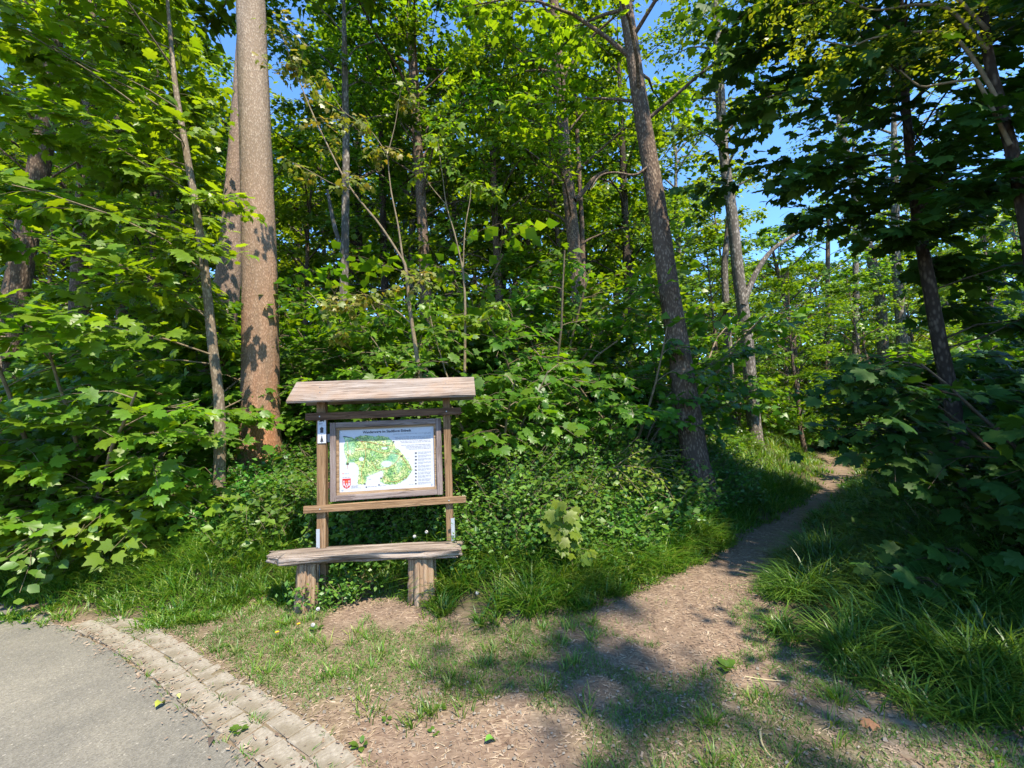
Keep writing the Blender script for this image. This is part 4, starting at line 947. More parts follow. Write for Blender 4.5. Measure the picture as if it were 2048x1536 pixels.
bush('maple_bush', 'tall maple bush rising behind the board', (800, 860), 7.0, 2.6, 1.4, 8, 5, 9, 0.125, M['maple'], MAPLE_MID, 8)
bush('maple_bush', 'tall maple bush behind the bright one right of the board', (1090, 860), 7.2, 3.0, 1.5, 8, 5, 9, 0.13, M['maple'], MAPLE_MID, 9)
bush('rowan_bush', 'yellowish feathery shrub in the shade right of the young maple', (1205, 985), 5.2, 0.8, 0.45, 5, 4, 12, 0.05, M['yellow'], OVAL, 10)

# slender young saplings with bronze tips above the board
def sapling(label, lines, radii, D, tips, seed, leaf='young', size=0.075, n=9, bark='twig', group=None, green=None):
    r = np.random.default_rng(seed + 900); base = at(*lines[0][0], D); gz = h1(base[0], base[1])
    root = empty('sapling', (base[0], base[1], gz)); tag(root, label, 'sapling', group); B = np.array((base[0], base[1], gz)); mb = MB()
    first = True
    for ln, (ra, rb) in zip(lines, radii):
        Pn = line_from(ln, D); 
        if first: Pn = np.concatenate([[[base[0], base[1], gz - 0.1]], Pn]); first = False
        Pn = Pn - B; C = spline(Pn, 22); V, Qd = tubes(C[None], np.linspace(ra, rb, 22)[None], 8, .03, r); mb.add(V, Qd)
    ls = []
    for (x, y, k) in tips:
        c = at(x, y, D + r.normal(0, .12)) - B; m_ = n
        d = unit(r.normal(0, 1, (k, 3)) * np.array([1, 1, .35])); L_ = r.uniform(.12, .28, k)
        ls.append(spray(r, np.tile(c, (k, 1)), d, L_, m_, size, 0.1, 0.45, 0.75))
        TP = c + d[:, None] * (L_[:, None] * np.linspace(0, 1, 3))[..., None]; V, Qd = tubes(TP, np.full((k, 3), .0025), 3); mb.add(V, Qd)
    mb.build('stem', M[bark], root, True)
    link('crown', leaves_mesh('crown', MAPLE_MID, *join_leaves(*ls)), M[leaf], root)
    return root
sapling('forked young sapling with bronze leaf tips rising behind the map board roof',
        [[(843, 790), (832, 700), (820, 620), (812, 540), (806, 520)], [(806, 520), (760, 450), (700, 375), (655, 290), (620, 215), (590, 140), (560, 60)], [(806, 520), (796, 450), (782, 380), (775, 310)], [(775, 310), (740, 260), (690, 225), (668, 195)],
         [(820, 645), (790, 620), (750, 605), (700, 612), (660, 622), (615, 582)], [(700, 380), (660, 365), (625, 345), (585, 325)], [(775, 310), (790, 250), (800, 190), (806, 170)]],
        [(.030, .018), (.015, .005), (.013, .006), (.006, .003), (.009, .004), (.006, .003), (.006, .003)], 5.0,
        [(578, 110, 3), (600, 130, 4), (618, 170, 4), (640, 235, 3), (660, 165, 3), (690, 225, 3), (680, 300, 3), (735, 245, 3), (752, 300, 4), (770, 292, 3), (800, 190, 3), (815, 180, 3), (585, 325, 3), (625, 345, 3), (700, 360, 3), (720, 360, 2), (660, 605, 4), (700, 610, 5), (735, 590, 5), (770, 580, 4), (690, 660, 3), (840, 560, 4), (850, 540, 3), (560, 70, 3), (590, 60, 3), (545, 140, 3)], 1)
sapling('thin upright sapling with small green tufts right of the forked one',
        [[(930, 780), (930, 700), (930, 600), (926, 540)], [(926, 540), (910, 470), (893, 410), (885, 350), (875, 280)], [(926, 540), (930, 460), (940, 400), (942, 370)], [(930, 655), (970, 640), (1000, 620)], [(893, 410), (860, 370), (840, 335)]],
        [(.022, .014), (.012, .004), (.010, .004), (.006, .003), (.006, .003)], 5.4,
        [(875, 275, 3), (885, 200, 2), (900, 330, 3), (845, 335, 3), (930, 370, 4), (945, 365, 4), (975, 375, 3), (985, 380, 3), (910, 240, 3), (850, 270, 3), (930, 640, 5), (960, 640, 5), (985, 615, 5), (1005, 610, 4), (915, 630, 4), (890, 180, 2)], 2, leaf='maple_lit', size=0.085)
sapling('bare leaning stick like sapling between the board and the forked sapling', [[(900, 790), (890, 740), (875, 690), (862, 640), (858, 600)], [(790, 770), (760, 700), (730, 660)]], [(.012, .006), (.009, .005)], 5.3,
        [(858, 600, 3), (868, 620, 3), (880, 690, 2), (735, 665, 4), (765, 700, 2)], 3, leaf='maple_lit', size=0.08)

# 5 the wood behind: trunks one can tell apart, each with its own crown -----------------
def wood(label, pts, D, w, bark, top, z0, rad, seed, leaf='maple', size=0.17, nl=24, nt=15, ml=12, tmpl=MAPLE_MID, extra=None, group=None, name='forest_tree'):
    if D >= 9.9: tmpl = LEAF_FAR
    if rad: nt = int(nt * 1.5); size = size * 0.78
    P = line_from(pts, D); P = ext(P, top) if top > P[-1, 2] + .5 else P
    Rr = np.linspace(w, w * .72, len(pts)); Rr = np.concatenate([Rr, [w * .45, w * .15]]) if len(P) > len(pts) else Rr
    return make_tree(name, label, P, Rr, M[bark], [dict(z0=z0, z1=min(top, P[-1, 2]) - .3, radius=rad, n_limb=nl, n_twig=nt, m_leaf=ml, size=size, limb_r=max(.02, w * .22))] if rad else None, M[leaf], tmpl, seed=seed, extra_limbs=extra, group=group, sides=12, twigs=D < 11)
wood('pale grey forked trunk seen between the thickest trunk and the map board roof', [(686, 720), (687, 600), (690, 500), (691, 400), (692, 280), (690, 150)], 9.6, .105, 'bark_grey', 13, 7.5, 2.2, 20, size=.16, nl=14,
     extra=[(line_from([(688, 510), (674, 470), (664, 430), (655, 380)], 9.6), [.06, .055, .045, .035])])
wood('dark brown trunk above the middle of the map board roof', [(862, 830), (856, 700), (850, 560), (845, 450), (836, 300), (828, 180)], 11.0, .17, 'bark_brown', 14.5, 6.0, 3.6, 21, nl=30, leaf='maple_lit')
wood('grey brown trunk with a bent side limb, midway along the wood', [(1190, 830), (1172, 700), (1155, 580), (1145, 460), (1132, 330), (1122, 200), (1110, 40)], 10.0, .185, 'bark_brown', 15, 4.6, 2.9, 22, nl=30, leaf='maple_lit',
     extra=[(line_from([(1150, 400), (1165, 385), (1190, 355), (1215, 340)], 9.9), [.07, .06, .05, .03])])
wood('slim stem close beside the trunk with the bent side limb', [(1206, 830), (1184, 760), (1170, 620), (1164, 460), (1160, 380), (1154, 260)], 10.3, .075, 'bark_brown', 6, 5, 0, 35)
wood('slender pale trunk showing high between leaves in the centre', [(1075, 760), (1060, 560), (1042, 360), (1022, 180), (1012, 60)], 15.5, .15, 'bark_grey', 21, 9.5, 3.0, 23, size=.2, nl=20)
wood('grey trunk with bare curved side branch, in front of the sky gap', [(1500, 760), (1493, 670), (1478, 560), (1464, 430), (1448, 310), (1440, 180), (1434, 60)], 11.5, .17, 'bark_grey', 15, 7.0, 2.1, 24, size=.17, nl=24, nt=11, ml=10, leaf='far',
     extra=[(line_from([(1486, 610), (1510, 550), (1540, 505), (1580, 475), (1612, 458)], 11.4), [.09, .08, .065, .05, .03])])
wood('short pale stem just left of the trunk with the bare curved branch', [(1462, 780), (1454, 640), (1449, 540), (1455, 470), (1459, 420)], 12.2, .11, 'bark_grey', 5, 5, 0, 36)
wood('dark trunk left of the leaning brown trunk', [(1262, 800), (1258, 640), (1252, 480), (1246, 330)], 12.5, .14, 'bark_dark', 14, 4.0, 2.8, 25, nl=26)
wood('thin dark trunk behind the pink leaning trunk', [(318, 760), (312, 600), (310, 400), (312, 290)], 11.0, .13, 'bark_dark', 12.5, 3.2, 3.2, 26, nl=28, leaf='maple_lit')
wood('slender trunk in the shade between the board and the grey forked trunk', [(775, 760), (770, 640), (768, 500), (764, 350)], 12.5, .13, 'bark_dark', 13.5, 5.5, 2.6, 27, nl=22)
wood('brown trunk rising behind the bush right of the board', [(1010, 800), (1000, 640), (992, 480), (985, 300)], 12.0, .12, 'bark_brown', 13, 3.5, 3.0, 28, nl=28)
wood('thin trunk in the shade left of the thickest trunk', [(246, 760), (242, 620), (240, 480), (236, 330)], 13.0, .14, 'bark_brown', 15, 5, 3.4, 29, nl=26)
wood('bowed tree with sunlit leaves closing over the far footpath', [(1596, 840), (1590, 720), (1580, 640), (1560, 560)], 17, .12, 'bark_brown', 9.0, 2.5, 3.4, 30, leaf='maple_lit', size=.2, nl=26)
wood('leaning bare trunk crossing the sky gap', [(1768, 720), (1760, 600), (1738, 500), (1716, 415), (1700, 340)], 15, .17, 'bark_grey', 15, 10, 2.2, 31, size=.2, nl=12, nt=8, ml=8)
wood('straight thin trunk beside the leaning bare one in the sky gap', [(1712, 760), (1712, 620), (1711, 500), (1709, 400)], 19, .14, 'bark_grey', 15, 11, 2.0, 32, size=.2, nl=12, nt=8, ml=8)
wood('thin far trunk standing above the footpath bend', [(1655, 760), (1655, 620), (1656, 470)], 20, .12, 'bark_brown', 12, 8.5, 1.6, 33, size=.2, nl=12, nt=8, ml=8)
wood('forked trunk behind the right maple against the sky', [(1810, 760), (1800, 620), (1792, 520), (1790, 400)], 14, .16, 'bark_grey', 14, 6, 2.6, 34, size=.18, nl=16, nt=10, ml=9)

# 6 the shaded maple at the right -----------------------------------------------------------
P = line_from([(1925, 930), (1905, 810), (1880, 690), (1862, 590), (1842, 480), (1826, 360), (1814, 240), (1806, 110), (1800, -40)], [4.6, 4.6, 4.55, 4.5, 4.5, 4.5, 4.45, 4.4, 4.4])
make_tree('maple_tree', 'shaded maple with dark slender stem and large leaves beside the footpath', P, np.array([.075, .070, .066, .060, .055, .048, .04, .032, .022]), M['bark_dark'],
          [dict(z0=2.9, z1=7.0, radius=1.8, n_limb=28, n_twig=18, m_leaf=10, size=0.13, az_bias=(-2.4, 1.25), el=(0.35, -0.2), limb_r=0.011, start=0.1, profile=lambda u: 0.55 + 0.6 * np.sin(u * PI), tw=(0.35, 0.75)),
           dict(z0=0.9, z1=6.6, radius=1.7, n_limb=28, n_twig=18, m_leaf=10, size=0.13, az_bias=(0.15, 0.9), el=(0.3, -0.3), limb_r=0.011, start=0.1, profile=lambda u: 0.9 + 0 * u, tw=(0.35, 0.75))],
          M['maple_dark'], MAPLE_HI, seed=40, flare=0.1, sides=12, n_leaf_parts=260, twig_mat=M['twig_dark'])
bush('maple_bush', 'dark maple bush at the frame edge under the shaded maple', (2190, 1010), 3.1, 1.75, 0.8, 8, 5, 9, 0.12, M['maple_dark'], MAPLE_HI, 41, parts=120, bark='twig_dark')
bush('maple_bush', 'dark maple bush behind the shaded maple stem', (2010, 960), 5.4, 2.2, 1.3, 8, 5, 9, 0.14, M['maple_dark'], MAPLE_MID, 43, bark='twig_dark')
bush('maple_sapling', 'small maple seedling standing in the shaded tall grass', (1880, 1230), 3.1, 0.5, 0.3, 2, 2, 5, 0.12, M['maple_dark'], MAPLE_HI, 44, parts=60, cat='sapling', bark='twig_dark', bare=.5, tw=(.1, .2))
# robinia reaching in over the top right corner: pale branch, yellow feathery leaves
def robinia():
    D = 3.3
    trunk = line_from([(2115, 900), (2090, 700), (2060, 500), (2030, 330), (2000, 210), (1975, 100), (1960, -60)], 3.35)
    br = [[(2000, 210), (1955, 130), (1915, 80), (1880, 64), (1800, 66), (1740, 78), (1700, 92), (1640, 80)], [(2020, 290), (1960, 170), (1940, 160), (1880, 168), (1840, 172), (1800, 140)], [(1975, 100), (1900, 20), (1830, 10), (1750, 20), (1690, 0)], [(1975, 60), (1880, -30), (1760, -60), (1640, -40)]]
    r = np.random.default_rng(77); ls = []; lim = []
    tgt = [(1560, 30), (1600, 60), (1640, 20), (1690, 40), (1740, 110), (1680, 110), (1640, 100), (1800, 40), (1860, 30), (1900, 60), (1930, 20), (1880, 70), (1960, 60), (1600, 0), (1720, 0), (1550, -20), (1820, 130), (1800, 90), (1660, 130), (1580, 80), (1990, 30), (1700, -20), (1780, -10), (1870, -10)]
    S, Dv = [], []
    for x, y in tgt:
        for _ in range(7):
            S.append(at(x + r.normal(0, 28), y + r.normal(0, 20), D + r.normal(-.1, .2))); a = r.uniform(0, 2 * PI); Dv.append((math.cos(a), math.sin(a), r.uniform(-.5, .2)))
    S, Dv = np.array(S), unit(np.array(Dv))
    L = spray(r, S, Dv, r.uniform(.12, .2, len(S)), 13, 0.034, 0.25, 0.3, 0.1, 0, 0.25)
    k = np.linspace(0, 1, 3); TP = S[:, None] + Dv[:, None] * (0.17 * k)[None, :, None]; TP[..., 2] -= .05 * k ** 2
    lim = [(line_from(b, D), np.linspace(.016, .005, len(b))) for b in br]
    make_tree('robinia_tree', 'robinia reaching in over the corner with a pale branch and yellow feathery leaves', trunk, np.array([.055, .05, .045, .042, .038, .033, .028]), M['bark_dark'], None, M['robinia'], OVAL, seed=45, extra_limbs=lim, extra_leaves=[L], twig_mat=M['twig'])
robinia()
# young yellow-green maple in front of the thicket: every leaf its own piece
def young_maple():
    r = np.random.default_rng(12); D = 3.85; b = at(1150, 1140, D); gz = h1(b[0], b[1]); B = np.array((b[0], b[1], gz))
    root = empty('young_maple', tuple(B)); tag(root, 'small yellow green young maple standing before the thicket right of the board', 'sapling')
    ax = [(1150, 1140), (1140, 1100), (1128, 1050), (1122, 1010), (1120, 992)]
    Pn = line_from(ax, D) - B; Pn[0, 2] = -0.05; C = spline(Pn, 16); V, Qd = tubes(C[None], np.linspace(.006, .0025, 16)[None], 6); mb = MB(); mb.add(V, Qd)
    spots = [(1112, 1000, .8), (1124, 1003, .7), (1104, 1020, 1), (1138, 1022, 1.05), (1148, 1014, .8), (1100, 1040, 1.05), (1122, 1036, .9), (1144, 1042, 1), (1096, 1050, .8), (1116, 1060, 1), (1146, 1060, .9), (1130, 1074, .95), (1152, 1068, .8), (1112, 1078, .8), (1126, 1092, .9), (1148, 1084, .8), (1138, 1104, .8), (1168, 1108, 1), (1154, 1098, .7), (1178, 1100, .8), (1120, 1016, .8), (1132, 1052, .8)]
    pos, ax_, nn, sz = [], [], [], []
    for x, y, s in spots:
        p = at(x, y, D - 0.03 + r.normal(0, .05)) - B; i = np.argmin(np.linalg.norm(C - p, axis=1)); d = p - C[i]; a = unit(np.array([d[0] * 3 + r.normal(0, .12), -0.35 + r.normal(0, .2), -.55 + r.normal(0, .2)]))
        V, Qd = tubes(np.array([[C[i], (C[i] + p) / 2 + [0, 0, .01], p]]), np.full((1, 3), .0016), 4); mb.add(V, Qd)
        pos.append(p); ax_.append(a); nn.append(unit(np.array([.15, -.75, .75]) + r.normal(0, .22, 3))); sz.append(.125 * s)
    mb.build('stem', M['twig'], root, True)
    single_leaves(root, MAPLE_HI, M['yellow'], [np.array(pos), np.array(ax_), np.array(nn), np.array(sz)])
young_maple()

# 7 far wood: copies of four trees, each standing on its own --------------------------------
def proto(seed, hgt, z0, rad, nl, nt, ml, size, leaf, tmpl, trunk_r, bark):
    r = np.random.default_rng(seed); k = 7; P = np.zeros((k, 3)); P[:, 2] = np.linspace(-.3, hgt, k); P[1:, :2] = np.cumsum(r.normal(0, .12, (k - 1, 2)), 0)
    root = empty('background_tree'); V, Qd = tubes(P[None], trunk_r * np.linspace(1.1, .15, k)[None], 9, .03, r); link('trunk', mesh_np('trunk', V, [Qd], True), M[bark], root)
    g = crown_geo(r, P, z0, hgt - .3, rad, nl, nt, ml, size, tmpl=tmpl, limb_r=trunk_r * .3); mb = MB(); V, Qd = tubes(g['limbs'], g['limb_r'], 4); mb.add(V, Qd); mb.build('branches', M[bark], root, True)
    link('crown', leaves_mesh('crown', tmpl, *g['leaves']), M[leaf], root); return root
protos = [proto(201, 11, 1.0, 3.0, 30, 19, 11, .175, 'maple_lit', LEAF_FAR, .13, 'bark_brown'), proto(202, 13, 1.6, 3.3, 32, 19, 11, .185, 'far', LEAF_FAR, .16, 'bark_grey'),
          proto(203, 9, .6, 2.8, 28, 19, 11, .16, 'maple', LEAF_FAR, .10, 'bark_brown'), proto(204, 16, 4, 3.6, 30, 19, 11, .21, 'far', LEAF_FAR, .2, 'bark_dark')]
protos.append(proto(205, 16, 5, 3.6, 26, 7, 10, .22, 'far', LEAF_FAR, .2, 'bark_dark'))
used = [False] * 5
def place_far(k, x, y, s, label, group, rz):
    o = protos[k] if not used[k] else copy_tree(protos[k]); used[k] = True
    o.location = (x, y, h1(x, y) - .1); o.rotation_euler = (0, 0, rz); o.scale = (s, s, s * 1.0)
    tag(o, label, 'tree', group); return o
fr = random.Random(17)
ORD = ['first', 'second', 'third', 'fourth', 'fifth', 'sixth', 'seventh', 'eighth', 'ninth', 'tenth', 'eleventh', 'twelfth', 'thirteenth', 'fourteenth', 'fifteenth', 'sixteenth', 'seventeenth', 'eighteenth', 'nineteenth', 'twentieth']
def number_off(objs, label):
    """things in a row told apart by their place, counted from the left"""
    for k, (px, o) in enumerate(sorted(objs, key=lambda q: q[0])): o['label'] = label + ', ' + ORD[k] + ' from the left'
def far_row(D0, D1, px0, px1, n, kinds, hmax, label, group, s0=1.0):
    row = []
    for i in range(n):
        px = px0 + (px1 - px0) * (i + fr.uniform(.15, .85)) / n; D = fr.uniform(D0, D1); X = (px - 1024) / FPX * D
        k = fr.choice(kinds); hgt = [11, 13, 9, 16][k]; s = s0 * fr.uniform(.85, 1.15)
        if hmax: s = min(s, hmax(px, D) / hgt)
        row.append((X / D, place_far(k, X, D, s, label, group, fr.uniform(0, 6.28))))
    number_off(row, label)
def gap(px, D):
    """tree heights leave the two sky gaps open"""
    y = 60.0
    if 540 < px < 660: y = 330
    if px > 1440: y = 540 if 1480 < px < 1800 else 420
    if px > 1900: y = 250
    return max(3.0, CAM_H + D * (843 - .045 * (px - 1024) - y) / FPX)
far_row(12.5, 16, -120, 540, 6, [0, 1, 3], None, 'leafy second row tree left of the board', 'second row of trees left')
far_row(13, 17, 560, 1330, 8, [0, 1, 3], gap, 'leafy second row tree behind the board', 'second row of trees behind the board')
far_row(12, 16, 1380, 2120, 8, [0, 0], gap, 'bright leafy young tree around the far footpath', 'young trees around the far footpath', .62)
far_row(19, 25, -150, 1400, 14, [1, 3], gap, 'tall third row tree behind the board', 'third row of trees', 1.25)
far_row(19, 27, 1420, 2200, 9, [0, 1, 2], gap, 'tree standing far back beyond the footpath bend', 'trees beyond the footpath bend', 1.0)
far_row(30, 40, -100, 1400, 14, [1, 3], gap, 'distant tree closing the depth of the wood', 'distant trees', 1.6)
far_row(30, 42, 1400, 2300, 12, [0, 1], gap, 'distant tree closing the view past the footpath', 'distant trees past the footpath', 1.2)
far_row(50, 65, -200, 2300, 20, [1, 3], gap, 'far tree on the horizon behind the wood', 'farthest trees', 2.0)

# young maples of the understorey: copies of three bushes
ub = [bush('understorey_maple', 'x', (1024, 900), 9.0, 2.2, 1.4, 8, 5, 8, .15, M['maple'], LEAF_FAR, 61), bush('understorey_maple', 'x', (1024, 900), 9.0, 1.5, 1.2, 8, 5, 8, .14, M['maple_lit'], LEAF_FAR, 62), bush('understorey_maple', 'x', (1024, 900), 9.0, 3.2, 1.6, 9, 5, 8, .16, M['maple'], LEAF_FAR, 63)]
uu = [False] * 3
def place_under(k, px, D, label, group, s=1.0):
    o = ub[k] if not uu[k] else copy_tree(ub[k]); uu[k] = True
    X = (px - 1024) / FPX * D; o.location = (X, D, h1(X, D) - .05); o.rotation_euler = (0, 0, fr.uniform(0, 6.28)); q = s * fr.uniform(.85, 1.2); o.scale = (q, q, q); tag(o, label, 'bush', group); return o
def under_row(n, kinds, px0, step, D0, D1, label, group, sc=1.0):
    row = []
    for i in range(n):
        px = px0 + i * step + fr.uniform(-20, 20); row.append((px, place_under(fr.choice(kinds), px, fr.uniform(D0, D1), label, group, sc)))
    number_off(row, label)
under_row(13, [0, 2, 1], 20, 46, 7.3, 10.5, 'young maple in the understorey left of the board', 'understorey maples left of the board')
under_row(18, [0, 2, 2], 600, 43, 7.6, 11, 'young maple in the dim understorey behind the board', 'understorey maples behind the board')
under_row(13, [1, 1, 0], 1420, 46, 10.5, 17, 'young sunlit maple beside the far footpath', 'understorey maples along the footpath', .95)
under_row(4, [0], 1960, 60, 6.5, 8, 'young maple behind the shaded maple', 'understorey maples behind the shaded maple', .9)
under_row(18, [2, 0], 1380, 40, 24, 34, 'distant green bush closing the view past the footpath', 'distant bushes', 2.0)
# trees that stand outside the picture to the right and behind the viewer and shade the clearing
for k, x, y, hgt, wid, rz, lab in [(4, 6.4, -7.6, 18.0, .72, .3, 'tree behind the viewer whose top shades the middle of the clearing'), (1, 8.7, -2.6, 18.0, .75, 2.0, 'tree beside the viewer that shades the footpath and the maple'),
        (1, 6.3, -.3, 9.8, .78, 1.0, 'low crowned tree beyond the frame edge that shades the tall grass'), (0, 8.3, 2.3, 9.0, .85, 4.0, 'tree beyond the frame edge that shades the right maple')]:
    o = place_far(k, x, y, 1.0, lab, None, rz); s_ = hgt / (11, 13, 9, 16, 16)[k]; o.scale = (wid, wid, s_)
# ------------------------------------------------------------------ thicket of small-leaved shrubs (one mass)
def pick(n, x0, x1, y0, y1, cond, r):
    out = []; tot = 0
    while tot < n:
        x = r.uniform(x0, x1, n * 2); y = r.uniform(y0, y1, n * 2); d = outd(x, y); k = cond(x, y, d)
        out.append(np.stack([x[k], y[k], d[k]], -1)); tot += k.sum()
        if len(out) > 60: break
    return np.concatenate(out)[:n]
def thicket(name, label, n_st, x0, x1, y0, y1, cond, hgt, size, leaf, seed, m=26, tmpl=ROUND):
    r = np.random.default_rng(seed); p = pick(n_st, x0, x1, y0, y1, cond, r); n = len(p)
    gz = height(p[:, 0], p[:, 1], p[:, 2]); hh = hgt(p[:, 0], p[:, 1], p[:, 2]) * r.uniform(.55, 1.1, n)
    S = np.stack([p[:, 0], p[:, 1], gz], -1); az = r.random(n) * 2 * PI
    ST = grow(r, S, az, np.full(n, 1.35), r.uniform(.3, 1.0, n), hh, 4, .15)
    V, Qd = tubes(ST, np.full((n, 4), .0028), 3); mb = MB(); mb.add(V, Qd)
    root = empty(name); tag(root, label, 'undergrowth', kind='stuff'); mb.build('stems', M['twig'], root, True)
    t = .25 + .75 * (np.arange(m)[None] + r.random((n, m))) / m; q, dq = along(ST, t)
    q = q + r.normal(0, 1, q.shape) * np.array([.055, .055, .03])
    A = r.normal(0, 1, q.shape); A[..., 2] *= .35; Nn = r.normal(0, .45, q.shape); Nn[..., 2] += 1; Nn[..., 1] -= .25
    sz = size * r.uniform(.6, 1.35, (n, m))
    o = link('leaves', leaves_mesh('leaves', tmpl, q.reshape(-1, 3), unit(A.reshape(-1, 3)), Nn.reshape(-1, 3), sz.ravel()), M[leaf], root); o['kind'] = 'stuff'
    return root
lp = lambda x, y: x < np.interp(y, PATHC[:, 1], PATHC[:, 0])
thicket('undergrowth', 'small leaved green thicket around the posts of the map board', 3300, -4.3, 1.3, 3.9, 7.0, lambda x, y, d: (d > np.where(x < -2.2, .8, .22)) & (d < 2.6) & (fbm(x, y, 1.2) > .30) & (np.hypot(x - .62, y - 3.75) > .34), lambda x, y, d: (.30 + .55 * np.clip((d - .2) / .9, 0, 1)) * np.where(x < -2.9, .32, np.where(x < -2.4, .6, 1)), .054, 'snow', 1)
thicket('undergrowth', 'shaded thicket of small leaves left of the footpath mouth', 1900, .9, 3.6, 3.7, 7.2, lambda x, y, d: (d > .3) & lp(x, y) & (np.hypot(x - .62, y - 3.75) > .34), lambda x, y, d: .26 + .52 * np.clip((d - .2) / .8, 0, 1), .054, 'snow', 2)
thicket('undergrowth', 'green ground cover deeper in the wood left of the path', 2200, -9, 8, 6, 12, lambda x, y, d: (d > 1.4) & lp(x, y), lambda x, y, d: .25 + .35 * fbm(x, y, .8), .085, 'maple', 3, 16)
thicket('undergrowth', 'dark ground cover under the shaded maple right of the path', 1300, 3.5, 10, 2.6, 9, lambda x, y, d: (d > .7) & ~lp(x, y), lambda x, y, d: .25 + .3 * fbm(x, y, .8), .075, 'maple_dark', 4, 16)
thicket('undergrowth', 'low leafy cover on the verge under the oval leaved bushes', 600, -7.5, -3.2, 3.9, 6.0, lambda x, y, d: d > .75, lambda x, y, d: .25 + .3 * np.clip(d, 0, 1), .055, 'snow', 5, 20)

thicket('undergrowth', 'taller pale green herbs rising out of the thicket around the board', 420, -2.9, 2.6, 4.2, 6.6, lambda x, y, d: (d > .35) & (d < 2.4) & lp(x, y) & (fbm(x + 3, y, 1.5) > .42), lambda x, y, d: .5 + .5 * fbm(x, y, 2.0), .085, 'hazel', 7, 18)
thicket('undergrowth', 'few leafy stems hiding the post foot under the bench', 60, -1.95, -1.45, 3.75, 4.0, lambda x, y, d: d > -.3, lambda x, y, d: .3 + 0 * x, .04, 'snow', 6)
# ------------------------------------------------------------------ grass
def blades(name, label, p, h, w, lean, mat, r, droop=.5, K=4, jit=1.0, az=None):
    n = len(p); a = r.random(n) * 2 * PI if az is None else az; dr = np.stack([np.cos(a), np.sin(a)], -1)
    s = np.linspace(0, 1, K); ln = lean * (0.35 + 1.1 * r.random(n)); hz = h
    hor = (ln * h)[:, None] * s[None] ** 1.8
    ver = h[:, None] * (s[None] - droop * np.clip(ln, 0, 1.4)[:, None] * .55 * s[None] ** 2.6)
    gz = height(p[:, 0], p[:, 1], p[:, 2])
    C = np.zeros((n, K, 3)); C[..., 0] = p[:, 0:1] + dr[:, 0:1] * hor; C[..., 1] = p[:, 1:2] + dr[:, 1:2] * hor; C[..., 2] = gz[:, None] - .01 + ver
    fa = a + PI / 2 + r.normal(0, .5, n); sd_ = np.stack([np.cos(fa), np.sin(fa), np.zeros(n)], -1)
    wd = w[:, None] * np.array([.75, 1.0, .7] if K == 4 else [.8, .8])[None]
    V = np.zeros((n, 2 * (K - 1) + 1, 3))
    for k in range(K - 1):
        V[:, 2 * k] = C[:, k] - sd_ * wd[:, k:k + 1] / 2; V[:, 2 * k + 1] = C[:, k] + sd_ * wd[:, k:k + 1] / 2
    V[:, -1] = C[:, -1]; m = V.shape[1]; b = (np.arange(n) * m)[:, None]
    Q_ = np.concatenate([b + np.array([[2 * k, 2 * k + 1, 2 * k + 3, 2 * k + 2]]) for k in range(K - 2)]) if K > 2 else np.zeros((0, 4), int)
    T_ = b + np.array([[m - 3, m - 2, m - 1]])
    o = link(name, mesh_np(name, V.reshape(-1, 3), [Q_, T_], True), M[mat]); tag(o, label, 'grass', kind='stuff'); return o
def tufts(r, centres, per, spread):
    n = len(centres); k = r.integers(int(per * .6), int(per * 1.4), n); idx = np.repeat(np.arange(n), k)
    a = r.random(len(idx)) * 2 * PI; q = np.abs(r.normal(0, spread, len(idx)))
    x = centres[idx, 0] + np.cos(a) * q; y = centres[idx, 1] + np.sin(a) * q
    return np.stack([x, y, outd(x, y)], -1), a + r.normal(0, .6, len(idx)), idx
r = np.random.default_rng(31)
def grass(name_label, n_t, x0, x1, y0, y1, cond, per, spread, h0, hv, w, lean, mat='grass', droop=.5, K=4, low=.15):
    c = pick(n_t, x0, x1, y0, y1, cond, r); p, az, idx = tufts(r, c, per, spread)
    th = h0 * r.uniform(.7, 1.35, len(c)); h = th[idx] * r.uniform(.55, 1.1, len(p)) + hv * r.random(len(p)); h = h * np.clip(.3 + .7 * p[:, 2] / low, .3, 1)
    keep = ~((p[:, 2] < -.25)) if True else None
    blades('grass', name_label, p, h, w * r.uniform(.6, 1.3, len(p)), lean, mat, r, droop, K, az=az)
grass('tall grass fringe below the thicket beside the bench', 520, -1.0, 2.6, 2.9, 5.2, lambda x, y, d: (d > -.02) & (d < .75) & lp(x, y) & (fbm(x, y, 2.6, 2) > .33), 27, .045, .30, .08, .0105, 1.0, droop=.7)
grass('thin grass under and behind the log bench', 170, -2.6, -.6, 3.5, 4.5, lambda x, y, d: (d > -.1) & (d < .6), 22, .05, .19, .05, .008, .8)
grass('bright grass verge beside the road kerb', 900, -7.5, -1.9, 3.0, 5.2, lambda x, y, d: (d > -.22) & (d < 1.0) & (fbm(x, y, 2.6, 2) > .28) & (seg_dist(x, y, ROAD_EDGE, False) > np.where(x > -3.9, .24, .05)), 27, .05, .27, .08, .009, .95, droop=.7, low=.4)
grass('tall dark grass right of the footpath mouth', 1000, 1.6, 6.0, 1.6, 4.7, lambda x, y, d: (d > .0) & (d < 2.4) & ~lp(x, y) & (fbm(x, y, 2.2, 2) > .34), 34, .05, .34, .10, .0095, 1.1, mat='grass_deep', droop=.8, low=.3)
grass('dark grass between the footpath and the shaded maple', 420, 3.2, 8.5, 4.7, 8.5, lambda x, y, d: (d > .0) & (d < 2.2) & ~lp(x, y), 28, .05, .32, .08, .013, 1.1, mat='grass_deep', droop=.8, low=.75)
grass('grass along the footpath by the leaning trunk', 420, 1.9, 6.6, 4.0, 8.2, lambda x, y, d: (d > .0) & (d < 1.3) & lp(x, y), 26, .06, .26, .06, .011, .9, low=.3)
